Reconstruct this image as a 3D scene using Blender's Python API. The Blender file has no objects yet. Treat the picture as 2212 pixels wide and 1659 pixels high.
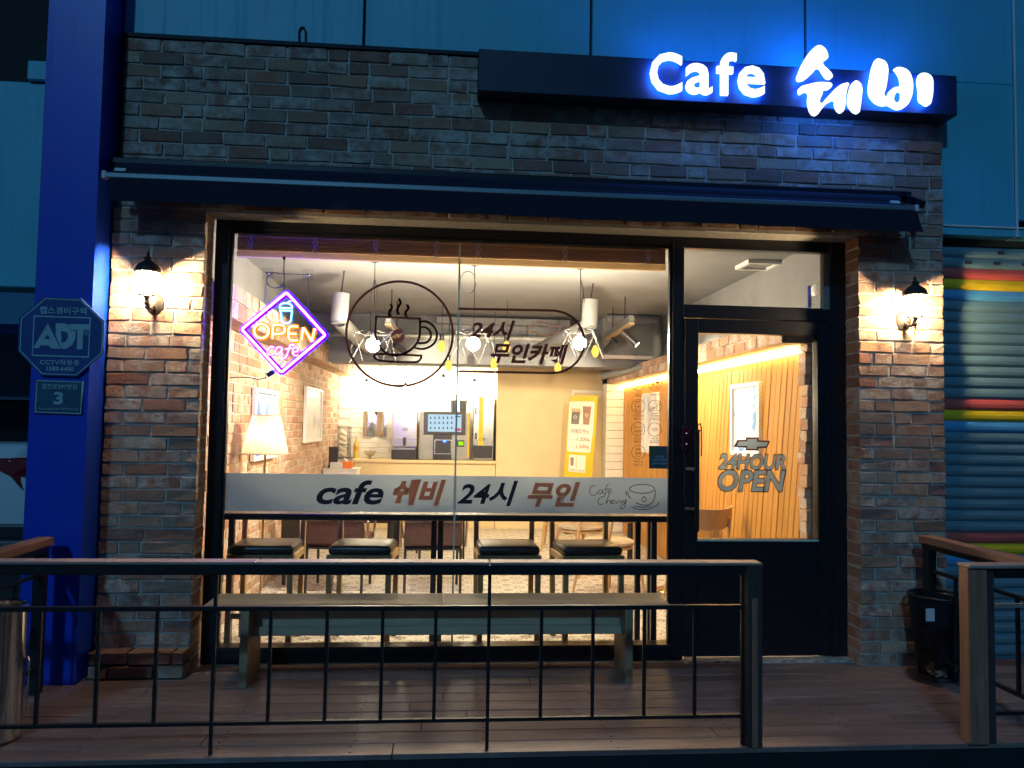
import bpy, bmesh, math, random
from mathutils import Vector, Matrix, Euler
R = math.radians
random.seed(7)
S = bpy.context.scene
C = S.collection

# ------------------------------------------------------------------ camera
CAMP = Vector((0.0, -4.75, 1.47))
YAW, PIT, ROL, FPX = R(4.739), R(2.968), R(.949), 1661.0
fwd = Vector((math.sin(YAW)*math.cos(PIT), math.cos(YAW)*math.cos(PIT), math.sin(PIT)))
_r = Vector((math.cos(YAW), -math.sin(YAW), 0)); _u = _r.cross(fwd)
cr = _r*math.cos(ROL) + _u*math.sin(ROL); cu = -_r*math.sin(ROL) + _u*math.cos(ROL)
cam = bpy.data.cameras.new('camera'); cam.sensor_width = 36; cam.lens = 36*FPX/2212
cam.clip_start = .05; cam.clip_end = 500
camo = bpy.data.objects.new('camera', cam); C.objects.link(camo)
camo.matrix_world = Matrix(((cr.x, cu.x, -fwd.x, CAMP.x), (cr.y, cu.y, -fwd.y, CAMP.y), (cr.z, cu.z, -fwd.z, CAMP.z), (0, 0, 0, 1)))
S.camera = camo

# ------------------------------------------------------------------ world, sun, exposure
SUND = Vector((.34, 1, -.68)).normalized()          # the street light's direction
w = bpy.data.worlds.new('World'); S.world = w; w.use_nodes = True
nt = w.node_tree; nt.nodes.clear()
sky = nt.nodes.new('ShaderNodeTexSky'); sky.sky_type = 'NISHITA'; sky.sun_disc = False
sky.sun_elevation = R(33); sky.sun_rotation = R(200)
tint = nt.nodes.new('ShaderNodeMix'); tint.data_type = 'RGBA'; tint.blend_type = 'MULTIPLY'
tint.inputs[0].default_value = 1.0; tint.inputs[7].default_value = (.08, .42, 1.0, 1)
bg = nt.nodes.new('ShaderNodeBackground'); bg.inputs[1].default_value = .012
wo = nt.nodes.new('ShaderNodeOutputWorld')
nt.links.new(sky.outputs[0], tint.inputs[6]); nt.links.new(tint.outputs[2], bg.inputs[0]); nt.links.new(bg.outputs[0], wo.inputs[0])
sun = bpy.data.lights.new('sun', 'SUN'); sun.energy = .60; sun.angle = R(2.5); sun.color = (.22, .60, 1.0)
suno = bpy.data.objects.new('sun', sun); C.objects.link(suno)
suno.rotation_euler = SUND.to_track_quat('-Z', 'Y').to_euler(); suno.location = (-4, -12, 8)
S.view_settings.view_transform = 'Standard'; S.view_settings.look = 'None'
S.view_settings.exposure = 0; S.view_settings.gamma = 1; S.view_settings.use_curve_mapping = False
S.cycles.use_denoising = True; S.cycles.max_bounces = 8; S.cycles.diffuse_bounces = 3
S.cycles.glossy_bounces = 4; S.cycles.transparent_max_bounces = 24; S.cycles.sample_clamp_indirect = 4
S.cycles.caustics_reflective = False; S.cycles.caustics_refractive = False

# ------------------------------------------------------------------ pixel helpers (2212 x 1659 grid of the photograph)
def ray(x, y): return fwd + cr*((x-1106)/FPX) - cu*((y-829.5)/FPX)
def at(x, y, Y): d = ray(x, y); return CAMP + d*((Y-CAMP.y)/d.y)
def atz(x, y, Z): d = ray(x, y); return CAMP + d*((Z-CAMP.z)/d.z)
def atx(x, y, X): d = ray(x, y); return CAMP + d*((X-CAMP.x)/d.x)

# ------------------------------------------------------------------ materials
class N:
    def __init__(s, name):
        s.m = bpy.data.materials.new(name); s.m.use_nodes = True; s.t = s.m.node_tree; s.t.nodes.clear()
        s.out = s.add('OutputMaterial')
    def add(s, typ, **k):
        n = s.t.nodes.new('ShaderNode'+typ)
        for a, b in k.items(): setattr(n, a, b)
        return n
    def link(s, a, b): s.t.links.new(a, b)
    def val(s, sock, v):
        if hasattr(v, 'node'): s.link(v, sock)
        else: sock.default_value = v
    def math(s, op, a, b=0, c=0):
        n = s.add('Math', operation=op); s.val(n.inputs[0], a); s.val(n.inputs[1], b)
        if op in ('MULTIPLY_ADD', 'COMPARE', 'SMOOTH_MIN'): s.val(n.inputs[2], c)
        return n.outputs[0]
    def mix(s, f, a, b, mode='MIX'):
        n = s.add('Mix', data_type='RGBA', blend_type=mode); s.val(n.inputs[0], f)
        for i, v in ((6, a), (7, b)):
            if hasattr(v, 'node'): s.link(v, n.inputs[i])
            else: n.inputs[i].default_value = (*v[:3], 1)
        return n.outputs[2]
    def noise(s, vec, scale, detail=4, rough=.6):
        n = s.add('TexNoise'); n.inputs['Scale'].default_value = scale; n.inputs['Detail'].default_value = detail
        n.inputs['Roughness'].default_value = rough
        if vec is not None: s.link(vec, n.inputs['Vector'])
        return n.outputs[0]
    def ramp(s, f, stops, interp='LINEAR'):
        n = s.add('ValToRGB'); n.color_ramp.interpolation = interp; e = n.color_ramp.elements
        while len(e) < len(stops): e.new(.5)
        for k, (p, c) in enumerate(stops): e[k].position = p; e[k].color = (*c[:3], 1) if not isinstance(c, (int, float)) else (c, c, c, 1)
        s.link(f, n.inputs[0]); return n.outputs[0]
    def mapping(s, vec, scale=(1, 1, 1)):
        n = s.add('Mapping'); n.inputs['Scale'].default_value = scale; s.link(vec, n.inputs[0]); return n.outputs[0]
    def pos(s): return s.add('NewGeometry').outputs['Position']
    def obj(s): return s.add('TexCoord').outputs['Object']
    def pbsdf(s, col, rough=.5, metal=0, bump=None, bstr=.3, bdist=.01, spec=.5, coat=0):
        b = s.add('BsdfPrincipled')
        if hasattr(col, 'node'): s.link(col, b.inputs['Base Color'])
        else: b.inputs['Base Color'].default_value = (*col[:3], 1)
        s.val(b.inputs['Roughness'], rough); s.val(b.inputs['Metallic'], metal)
        b.inputs['Specular IOR Level'].default_value = spec; b.inputs['Coat Weight'].default_value = coat
        if bump is not None:
            n = s.add('Bump'); n.inputs['Strength'].default_value = bstr; n.inputs['Distance'].default_value = bdist
            s.link(bump, n.inputs['Height']); s.link(n.outputs[0], b.inputs['Normal'])
        s.link(b.outputs[0], s.out.inputs[0]); return b

def plain(name, col, rough=.5, metal=0, var=.15, scale=12, bump=.15, stretch=(1, 1, 1), spec=.5, coat=0):
    n = N(name); p = n.mapping(n.pos(), stretch)
    f = n.noise(p, scale, 5); c = n.ramp(f, [(.3, [v*(1-var) for v in col]), (.7, [min(1, v*(1+var)) for v in col])])
    r = n.math('MULTIPLY_ADD', n.noise(p, scale*2.3, 3), .25, max(.02, rough-.12))
    n.pbsdf(c, r, metal, f, bump, .004, spec, coat); return n.m
def emit(name, col, strength):
    n = N(name); e = n.add('Emission'); e.inputs[0].default_value = (*col, 1); e.inputs[1].default_value = strength
    n.link(e.outputs[0], n.out.inputs[0]); return n.m
def glass(name, refl=.05, tint=(1, 1, 1), glow=None):
    n = N(name); t = n.add('BsdfTransparent'); t.inputs[0].default_value = (*tint, 1)
    g = n.add('BsdfGlossy'); g.inputs['Roughness'].default_value = .01
    fr = n.add('Fresnel'); fr.inputs[0].default_value = 1.35
    f = n.math('MULTIPLY_ADD', fr.outputs[0], 1.0, refl-.02)
    m = n.add('MixShader'); n.link(f, m.inputs[0]); n.link(t.outputs[0], m.inputs[1]); n.link(g.outputs[0], m.inputs[2])
    o = m.outputs[0]
    if glow:
        e = n.add('Emission'); e.inputs[0].default_value = (*glow[0], 1); e.inputs[1].default_value = glow[1]
        a = n.add('AddShader'); n.link(o, a.inputs[0]); n.link(e.outputs[0], a.inputs[1]); o = a.outputs[0]
    n.link(o, n.out.inputs[0]); return n.m

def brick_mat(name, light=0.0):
    n = N(name); g = n.add('NewGeometry'); oi = n.add('ObjectInfo'); p = g.outputs['Position']
    rnd = n.math('FRACT', n.math('ADD', oi.outputs['Random'], g.outputs['Random Per Island']))
    base = n.ramp(rnd, [(0, (.27, .085, .05)), (.18, (.40, .15, .08)), (.34, (.30, .17, .115)), (.5, (.48, .21, .10)), (.66, (.44, .30, .20)), (.82, (.22, .09, .065)), (1, (.52, .36, .23))])
    blot = n.ramp(n.noise(p, 11, 5, .65), [(.40, 0), (.62, 1)])
    rnd2 = n.math('FRACT', n.math('MULTIPLY', rnd, 7.31))
    wash = n.math('MULTIPLY', blot, n.ramp(rnd2, [(.2, .12), (.75, .95)]))
    c = n.mix(wash, base, (.62, .56, .49))
    fine = n.noise(p, 90, 4, .7)
    c = n.mix(n.ramp(fine, [(.45, 0), (.75, .35)]), c, (.16, .09, .07))
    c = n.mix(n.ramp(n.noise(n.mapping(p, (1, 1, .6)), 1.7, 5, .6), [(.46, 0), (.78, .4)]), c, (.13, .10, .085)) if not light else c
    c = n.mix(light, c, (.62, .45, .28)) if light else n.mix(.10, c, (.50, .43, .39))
    h = n.math('ADD', n.math('MULTIPLY', n.noise(p, 40, 4, .7), 1.0), n.math('MULTIPLY', fine, .5))
    n.pbsdf(c, .85, 0, h, .75, .011, .3); return n.m

def wood_mat(name, cols, rough=.5, axis='X', worn=0.0, scale=1.0, spec=.5):
    st = {'X': (1.2, 22, 22), 'Y': (22, 1.2, 22), 'Z': (22, 22, 1.2)}[axis]
    n = N(name); oi = n.add('ObjectInfo'); g = n.add('NewGeometry')
    off = n.add('VectorMath', operation='ADD'); cb = n.add('CombineXYZ')
    k = n.math('MULTIPLY', oi.outputs['Random'], 37.0)
    for i in range(3): n.link(k, cb.inputs[i])
    n.link(g.outputs['Position'], off.inputs[0]); n.link(cb.outputs[0], off.inputs[1])
    p = off.outputs[0]
    gr = n.noise(n.mapping(p, [v*scale for v in st]), 1.6, 6, .65)
    c = n.ramp(gr, [(.25, cols[0]), (.5, cols[1]), (.75, cols[2])])
    c = n.mix(n.math('MULTIPLY', oi.outputs['Random'], .35), c, [v*.62 for v in cols[1]])
    r = n.math('MULTIPLY_ADD', gr, .3, rough-.15)
    if worn:
        wn = n.ramp(n.noise(n.mapping(p, [max(1, v*.16) for v in st]), 2.2, 6, .7), [(.52, 0), (.72, 1)])
        c = n.mix(n.math('MULTIPLY', wn, worn), c, [min(1, v*2.3+.05) for v in cols[1]])
    n.pbsdf(c, r, 0, gr, .35, .003, spec); return n.m

def tile_mat():
    n = N('cement_tile'); uv = n.add('TexCoord').outputs['UV']
    sx = n.add('SeparateXYZ'); n.link(uv, sx.inputs[0])
    def ctr(s): return n.math('SUBTRACT', s, .5)
    x, y = ctr(sx.outputs[0]), ctr(sx.outputs[1])
    r = n.math('SQRT', n.math('ADD', n.math('MULTIPLY', x, x), n.math('MULTIPLY', y, y)))
    th = n.math('ARCTAN2', y, x)
    pet = n.math('ABSOLUTE', n.math('COSINE', n.math('MULTIPLY', th, 4)))
    a = n.math('LESS_THAN', r, n.math('MULTIPLY_ADD', pet, .24, .07))
    b = n.math('GREATER_THAN', r, n.math('MULTIPLY_ADD', pet, .13, .02))
    star = n.math('MULTIPLY', a, b)
    ax, ay = n.math('ABSOLUTE', x), n.math('ABSOLUTE', y)
    cx, cy = n.math('SUBTRACT', .5, ax), n.math('SUBTRACT', .5, ay)
    rc = n.math('SQRT', n.math('ADD', n.math('MULTIPLY', cx, cx), n.math('MULTIPLY', cy, cy)))
    thc = n.math('ABSOLUTE', n.math('COSINE', n.math('MULTIPLY', n.math('ARCTAN2', cy, cx), 4)))
    corner = n.math('MULTIPLY', n.math('LESS_THAN', rc, n.math('MULTIPLY_ADD', thc, .14, .10)), n.math('GREATER_THAN', rc, .06))
    dia = n.math('COMPARE', n.math('ADD', ax, ay), .5, .018)
    f = n.math('MAXIMUM', n.math('MAXIMUM', star, corner), dia)
    wear = n.noise(n.pos(), 18, 5, .7)
    f = n.math('MULTIPLY', f, n.ramp(wear, [(.3, .6), (.6, 1)]))
    c = n.mix(f, (.66, .62, .53), (.22, .20, .17))
    n.pbsdf(c, .42, 0, wear, .1, .002); return n.m

def streaked(name, col, dirt, amt, rough):
    n = N(name); p = n.pos(); base = n.ramp(n.noise(p, 1.4, 4), [(.3, [v*.9 for v in col]), (.7, [min(1, v*1.08) for v in col])])
    st = n.ramp(n.noise(n.mapping(p, (9, 9, .35)), 2.0, 6, .7), [(.52, 0), (.74, 1)])
    c = n.mix(n.math('MULTIPLY', st, amt), base, dirt)
    r = n.math('MULTIPLY_ADD', st, .25, rough); n.pbsdf(c, r, 0, n.noise(p, 260, 2), .12, .002); return n.m
M = {}
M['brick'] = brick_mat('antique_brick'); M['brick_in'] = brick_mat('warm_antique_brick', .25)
M['mortar'] = plain('mortar', (.50, .47, .43), .95, 0, .2, 30, .5)
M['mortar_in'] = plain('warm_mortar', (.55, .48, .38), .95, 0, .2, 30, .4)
M['deck'] = wood_mat('stained_deck_wood', ((.15, .10, .09), (.25, .175, .16), (.36, .265, .245)), .45, 'X', .5)
M['railwood'] = wood_mat('rail_wood', ((.26, .18, .15), (.38, .27, .23), (.48, .36, .31)), .55, 'X', .3)
M['railwood_y'] = wood_mat('side_rail_wood', ((.2, .09, .05), (.32, .16, .10), (.4, .22, .15)), .55, 'Y', .3)
M['postwood'] = wood_mat('post_wood', ((.24, .10, .055), (.36, .17, .10), (.42, .22, .14)), .6, 'Z', .25)
M['darkpost'] = wood_mat('dark_post_wood', ((.04, .03, .03), (.07, .05, .05), (.1, .07, .06)), .5, 'Z', .2)
M['benchwood'] = wood_mat('bench_wood', ((.40, .31, .20), (.56, .44, .29), (.66, .54, .38)), .5, 'X', .25)
M['benchleg'] = wood_mat('bench_leg_wood', ((.24, .17, .10), (.36, .26, .16), (.45, .33, .21)), .6, 'Z', .25)
M['slat'] = wood_mat('pine_cladding', ((.40, .165, .02), (.52, .235, .035), (.60, .30, .055)), .5, 'Z', .0)
M['chairwood'] = wood_mat('oak_chair', ((.42, .23, .09), (.54, .32, .14), (.6, .38, .18)), .4, 'Z')
M['walnut'] = wood_mat('walnut_chair', ((.16, .07, .04), (.25, .12, .07), (.32, .17, .10)), .4, 'Z')
M['stoolwood'] = wood_mat('stool_wood', ((.26, .16, .06), (.36, .24, .10), (.44, .31, .15)), .4, 'Z')
M['bamboo'] = None
M['palewood_old'] = wood_mat('pale_blind_rail', ((.62, .45, .26), (.72, .55, .34), (.78, .62, .4)), .45, 'X')
M['black'] = plain('black_steel', (.012, .013, .016), .38, 0, .2, 30, .1)
M['frame'] = plain('black_aluminium_frame', (.010, .011, .016), .32, 0, .25, 25, .08)
M['awning'] = plain('navy_awning_fabric', (.013, .014, .034), .9, 0, .2, 120, .4)
M['awnbar'] = plain('awning_front_bar', (.26, .33, .36), .35, .5, .25, 40, .1, (30, 1, 1))
M['steel'] = plain('brushed_steel', (.62, .62, .60), .22, 1, .08, 40, .05, (1, 1, 12))
M['chrome'] = plain('chrome', (.75, .75, .74), .12, 1, .05, 10, .02)
def thin_wood(name, cols, tr):
    n = N(name); g = n.noise(n.mapping(n.pos(), (2, 30, 160)), 1.6, 5, .6); c = n.ramp(g, [(.3, cols[0]), (.7, cols[1])])
    d = n.add('BsdfDiffuse'); t = n.add('BsdfTranslucent'); n.link(c, d.inputs[0]); n.link(c, t.inputs[0])
    m = n.add('MixShader'); m.inputs[0].default_value = tr; n.link(d.outputs[0], m.inputs[1]); n.link(t.outputs[0], m.inputs[2]); n.link(m.outputs[0], n.out.inputs[0]); return n.m
M['bamboo'] = thin_wood('bamboo_slat', ((.34, .22, .11), (.60, .43, .25)), .45)
M['palewood'] = thin_wood('pale_blind_rail', ((.7, .56, .36), (.85, .72, .5)), .55)
M['panel'] = streaked('teal_facade_panel', (.10, .50, .66), (.06, .36, .50), .4, .5)
M['joint'] = plain('dark_joint', (.02, .03, .04), .8)
M['pillar'] = streaked('blue_painted_pillar', (.006, .055, .62), (.012, .03, .25), .4, .36)
M['signbox'] = plain('navy_sign_box', (.012, .02, .055), .5, 0, .12, 8, .08)
M['lintel'] = plain('pale_lintel', (.6, .52, .5), .6, 0, .15, 14, .25)
M['plaster'] = plain('grey_ceiling_paint', (.22, .225, .225), .9, 0, .08, 3, .25)
M['bulkhead'] = plain('dark_grey_paint', (.17, .175, .18), .9, 0, .1, 6, .2)
M['whitewall'] = plain('white_brick_paint', (.78, .75, .66), .8, 0, .05, 20, .3)
M['yellowwall'] = plain('cream_wall', (.78, .63, .36), .85, 0, .05, 4, .12)
M['duct'] = plain('painted_duct', (.20, .205, .20), .6, 0, .12, 10, .12)
M['leather'] = plain('brown_leather', (.075, .032, .03), .42, 0, .3, 30, .3)
M['blackleather'] = plain('black_leather', (.018, .017, .018), .35, 0, .3, 40, .25)
M['white'] = plain('white_paint', (.75, .74, .72), .5, 0, .06, 10, .1)
M['whiteplastic'] = plain('white_plastic', (.8, .8, .8), .35, 0, .04, 10, .05)
M['carwhite'] = plain('white_car_paint', (.7, .74, .78), .2, 0, .03, 2, .0, coat=.6)
M['carglass'] = plain('car_glass', (.01, .014, .02), .06, 0, .1, 3, .0)
M['tyre'] = plain('tyre_rubber', (.02, .02, .02), .8)
M['street'] = plain('asphalt', (.045, .047, .05), .85, 0, .3, 60, .6)
M['fascia'] = plain('dark_deck_fascia', (.012, .02, .026), .6, 0, .25, 14, .2)
M['bin'] = plain('black_basket_wire', (.012, .012, .016), .45)
M['trash'] = plain('crumpled_paper', (.4, .42, .36), .8, 0, .3, 12, .4)
M['lampblack'] = plain('aged_black_iron', (.035, .03, .028), .5, .2, .4, 50, .5)
M['brass'] = plain('brass', (.6, .42, .2), .2, 1, .1, 20, .05)
M['bulkgrey'] = plain('grey_machine_body', (.33, .33, .31), .35, .3, .1, 10, .05)
M['darkplastic'] = plain('dark_plastic', (.03, .03, .035), .35, 0, .15, 10, .05)
M['shutter'] = plain('grey_blue_shutter', (.14, .27, .33), .4, .2, .12, 14, .1, (.4, 1, 4))
M['sh_red'] = plain('red_shutter_stripe', (.55, .10, .09), .45, 0, .12, 14, .1, (.4, 1, 4))
M['sh_yellow'] = plain('yellow_shutter_stripe', (.75, .52, .02), .45, 0, .1, 14, .1, (.4, 1, 4))
M['sh_blue'] = plain('blue_shutter_stripe', (.08, .32, .62), .45, 0, .1, 14, .1, (.4, 1, 4))
M['glass'] = glass('window_glass', .03)
M['joint_edge'] = plain('glass_edge', (.55, .66, .55), .25, 0, .1, 5, .0)
M['decal'] = plain('dark_brown_vinyl', (.045, .022, .026), .55, 0, .1, 5, .0)
M['decal_brown'] = None
M['decal_black'] = plain('black_vinyl', (.02, .015, .03), .5, 0, .1, 5, .0)
M['decal_grey'] = None
M['decal_red'] = plain('red_brown_vinyl', (.28, .07, .06), .55, 0, .1, 5, .0)
def vinyl(name, col, tr):
    n = N(name); d = n.add('BsdfDiffuse'); d.inputs[0].default_value = (*col, 1); t = n.add('BsdfTranslucent'); t.inputs[0].default_value = (*col, 1)
    m = n.add('MixShader'); m.inputs[0].default_value = tr; n.link(d.outputs[0], m.inputs[1]); n.link(t.outputs[0], m.inputs[2]); n.link(m.outputs[0], n.out.inputs[0]); return n.m
M['banner'] = vinyl('frosted_white_vinyl', (.80, .85, .86), .52)
M['decal_grey'] = vinyl('grey_vinyl', (.82, .95, 1.0), .72); M['decal_brown'] = vinyl('tan_vinyl', (.88, .50, .34), .7); M['decal'] = vinyl('dark_brown_vinyl', (.13, .07, .07), .6)
M['tile'] = tile_mat()

# ------------------------------------------------------------------ mesh builder
class MB:
    def __init__(s): s.v = []; s.f = []
    def add(s, v, f):
        o = len(s.v); s.v += [tuple(q) for q in v]; s.f += [tuple(i+o for i in q) for q in f]; return s
    def box(s, x0, x1, y0, y1, z0, z1):
        return s.add([(x0, y0, z0), (x1, y0, z0), (x1, y1, z0), (x0, y1, z0), (x0, y0, z1), (x1, y0, z1), (x1, y1, z1), (x0, y1, z1)],
                     [(0, 3, 2, 1), (4, 5, 6, 7), (0, 1, 5, 4), (1, 2, 6, 5), (2, 3, 7, 6), (3, 0, 4, 7)])
    def bar(s, p, q, w, h, up=(0, 0, 1)):
        p, q = Vector(p), Vector(q); d = (q-p).normalized(); up = Vector(up)
        if abs(d.dot(up)) > .99: up = Vector((0, 1, 0))
        sx = d.cross(up).normalized()*(w/2); sz = sx.normalized().cross(d)*(h/2)
        return s.add([p-sx-sz, p+sx-sz, p+sx+sz, p-sx+sz, q-sx-sz, q+sx-sz, q+sx+sz, q-sx+sz],
                     [(0, 1, 2, 3), (7, 6, 5, 4), (0, 4, 5, 1), (1, 5, 6, 2), (2, 6, 7, 3), (3, 7, 4, 0)])
    def tube(s, pts, r, n=8, closed=False, radii=None):
        P = [Vector(p) for p in pts]; m = len(P); vs = []; up = None
        for i, p in enumerate(P):
            a = P[(i-1) % m] if (closed or i > 0) else p; b = P[(i+1) % m] if (closed or i < m-1) else p
            d = (b-a); d = d.normalized() if d.length > 1e-9 else Vector((0, 0, 1))
            if up is None:
                up = Vector((0, 0, 1)) if abs(d.z) < .9 else Vector((0, 1, 0))
            sx = d.cross(up).normalized(); up = sx.cross(d).normalized()
            rr = radii[i] if radii else r
            vs += [p + (sx*math.cos(t)+up*math.sin(t))*rr for t in (2*math.pi*k/n for k in range(n))]
        fs = []
        for i in range(m if closed else m-1):
            j = (i+1) % m
            fs += [(i*n+k, i*n+(k+1) % n, j*n+(k+1) % n, j*n+k) for k in range(n)]
        if not closed: fs += [tuple(range(n-1, -1, -1)), tuple((m-1)*n+k for k in range(n))]
        return s.add(vs, fs)
    def lathe(s, prof, n=20, o=(0, 0, 0), cap=True):
        o = Vector(o); vs = []; fs = []
        for r, z in prof: vs += [o+Vector((r*math.cos(2*math.pi*k/n), r*math.sin(2*math.pi*k/n), z)) for k in range(n)]
        for i in range(len(prof)-1): fs += [(i*n+k, i*n+(k+1) % n, (i+1)*n+(k+1) % n, (i+1)*n+k) for k in range(n)]
        if cap: fs += [tuple(range(n-1, -1, -1)), tuple((len(prof)-1)*n+k for k in range(n))]
        return s.add(vs, fs)
    def prism(s, poly, ax, t):
        """closed polygon of 3-D points pushed along vector ax*t"""
        n = len(poly); d = Vector(ax)*t
        return s.add([Vector(p) for p in poly]+[Vector(p)+d for p in poly],
                     [tuple(range(n)), tuple(range(2*n-1, n-1, -1))]+[(i, i+n, (i+1) % n+n, (i+1) % n) for i in range(n)])
    def mesh(s, name, bevel=0, seg=2, smooth=False, uv=False):
        me = bpy.data.meshes.new(name); me.from_pydata(s.v, [], s.f)
        bm = bmesh.new(); bm.from_mesh(me)
        bmesh.ops.recalc_face_normals(bm, faces=bm.faces)
        if bevel: bmesh.ops.bevel(bm, geom=list(bm.edges), offset=bevel, segments=seg, affect='EDGES', profile=.5, clamp_overlap=True)
        bm.to_mesh(me); bm.free()
        if smooth:
            for p in me.polygons: p.use_smooth = True
            try: me.set_sharp_from_angle(angle=R(40))
            except Exception: pass
        return me
    def build(s, name, mat, parent=None, bevel=0, seg=2, smooth=False):
        me = s.mesh(name, bevel, seg, smooth); return link(name, me, mat, parent)

def link(name, me, mat, parent=None, loc=None):
    m = M[mat] if isinstance(mat, str) else mat
    if m is not None and not me.materials: me.materials.append(m)
    o = bpy.data.objects.new(name, me); C.objects.link(o)
    if parent is not None: o.parent = parent; o.matrix_parent_inverse = parent.matrix_basis.inverted()
    if loc is not None: o.location = loc
    return o
def thing(name, label, cat, loc=(0, 0, 0), group=None, rz=0):
    o = bpy.data.objects.new(name, None); C.objects.link(o); o.location = loc; o.rotation_euler = (0, 0, rz)
    o.empty_display_size = .1
    return tag(o, label, cat, group)
def tag(o, label, cat, group=None):
    o['label'] = label; o['category'] = cat
    if group: o['group'] = group
    return o
def struct(o): o['kind'] = 'structure'; return o
def local(o):                     # parts of a thing at `loc` given in the thing's own coordinates
    for c in o.children: c.matrix_parent_inverse = Matrix()
def copy_tree(o, parent=None, label=None):
    c = o.copy(); C.objects.link(c)
    if parent is not None: c.parent = parent
    if label: c['label'] = label
    for ch in list(o.children): copy_tree(ch, c)
    return c

# ------------------------------------------------------------------ flat shapes and lettering on a plane facing the street (-Y)
def shape_mesh(loops, Y, t, px=True, smooth=False, res=4, off=0):
    """filled outline(s); holes by even-odd; loops are photo-grid points (px) or (X, Z) pairs"""
    cu_ = bpy.data.curves.new('outline', 'CURVE'); cu_.dimensions = '2D'; cu_.fill_mode = 'BOTH'; cu_.extrude = t/2; cu_.resolution_u = res; cu_.offset = off
    for lp in loops:
        pts = [(at(x, y, Y).x, at(x, y, Y).z) for x, y in lp] if px else lp
        if smooth:
            sp = cu_.splines.new('BEZIER'); sp.bezier_points.add(len(pts)-1)
            for b, (x, z) in zip(sp.bezier_points, pts): b.co = (x, z, 0); b.handle_left_type = b.handle_right_type = 'AUTO'
        else:
            sp = cu_.splines.new('POLY'); sp.points.add(len(pts)-1)
            for b, (x, z) in zip(sp.points, pts): b.co = (x, z, 0, 1)
        sp.use_cyclic_u = True
    return curve_to(cu_, lambda x, y, z: (x, Y - z, y))
def curve_to(cu_, fn):
    o = bpy.data.objects.new('tmp', cu_); C.objects.link(o)
    me = bpy.data.meshes.new_from_object(o.evaluated_get(bpy.context.evaluated_depsgraph_get()))
    bpy.data.objects.remove(o); bpy.data.curves.remove(cu_)
    me.materials.clear()
    for v in me.vertices: v.co = fn(*v.co)
    me.update(); return me
def text_raw(body, bold=0, shear=0, t=.001, res=3):
    c = bpy.data.curves.new('txt', 'FONT'); c.body = body; c.offset = bold; c.shear = shear; c.resolution_u = res; c.extrude = .5
    return c
def text(body, box, Y, mat, parent, name='lettering', bold=.012, shear=0, t=.001, rim=0):
    """lettering fitted to a photo-grid box (x0, y0, x1, y1) on plane Y"""
    x0, y0, x1, y1 = box; xm, ym = (x0+x1)/2, (y0+y1)/2
    X0, X1 = at(x0, ym, Y).x, at(x1, ym, Y).x; Z1, Z0 = at(xm, y0, Y).z, at(xm, y1, Y).z
    return text_m(body, X0, X1, Z0, Z1, Y, mat, parent, name, bold, shear, t, rim)
def text_m(body, X0, X1, Z0, Z1, Y, mat, parent, name='lettering', bold=.012, shear=0, t=.001, rim=0):
    tc = text_raw(body, bold, shear)
    if rim: tc.fill_mode = 'NONE'; tc.extrude = 0; tc.bevel_depth = rim; tc.bevel_resolution = 1; t = t/(2*rim)
    me = curve_to(tc, lambda x, y, z: (x, y, z))
    xs = [v.co.x for v in me.vertices]; ys = [v.co.y for v in me.vertices]
    if not xs: return None
    a, b, c, d = min(xs), max(xs), min(ys), max(ys)
    for v in me.vertices:
        x, y, z = v.co
        v.co = (X0+(x-a)/(b-a)*(X1-X0), Y-z*t, Z0+(y-c)/(d-c)*(Z1-Z0))
    return link(name, me, mat, parent)
def strokes(lines, wpx, Y, mat, parent, name='drawing', t=.001):
    """flat line art: polylines in photo-grid points with a width in the same units"""
    m = MB(); wd = wpx/FPX*(Y-CAMP.y)
    for ln in lines:
        P = [at(x, y, Y) for x, y in ln]
        for a, b in zip(P, P[1:]):
            d = (b-a); 
            if d.length < 1e-6: continue
            d.normalize(); m.bar(a-d*wd*.3, b+d*wd*.3, wd, t, (0, -1, 0))
    return m.build(name, mat, parent)
def arc(cx, cy, rx, ry, a0, a1, n=24): return [(cx+rx*math.cos(R(a0+(a1-a0)*k/n)), cy+ry*math.sin(R(a0+(a1-a0)*k/n))) for k in range(n+1)]
def ring_loops(cx, cy, r, wd, n=64): return [arc(cx, cy, r, r, 0, 360, n)[:-1], arc(cx, cy, r-wd, r-wd, 0, 360, n)[:-1]]
def smooth_line(pts, k=6):
    out = []; P = [pts[0]]+list(pts)+[pts[-1]]
    for i in range(1, len(P)-2):
        for j in range(k):
            t = j/k; a, b, c, d = [Vector(P[i+q]) for q in (-1, 0, 1, 2)]
            out.append(.5*((2*b)+(c-a)*t+(2*a-5*b+4*c-d)*t*t+(3*b-a-3*c+d)*t**3))
    out.append(Vector(pts[-1])); return out

# ==================================================================== SETTING
g = MB().box(-60, 60, -60, 80, -.5, -.16).build('ground', 'street'); struct(g)

YB = -.09          # brick face
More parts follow.
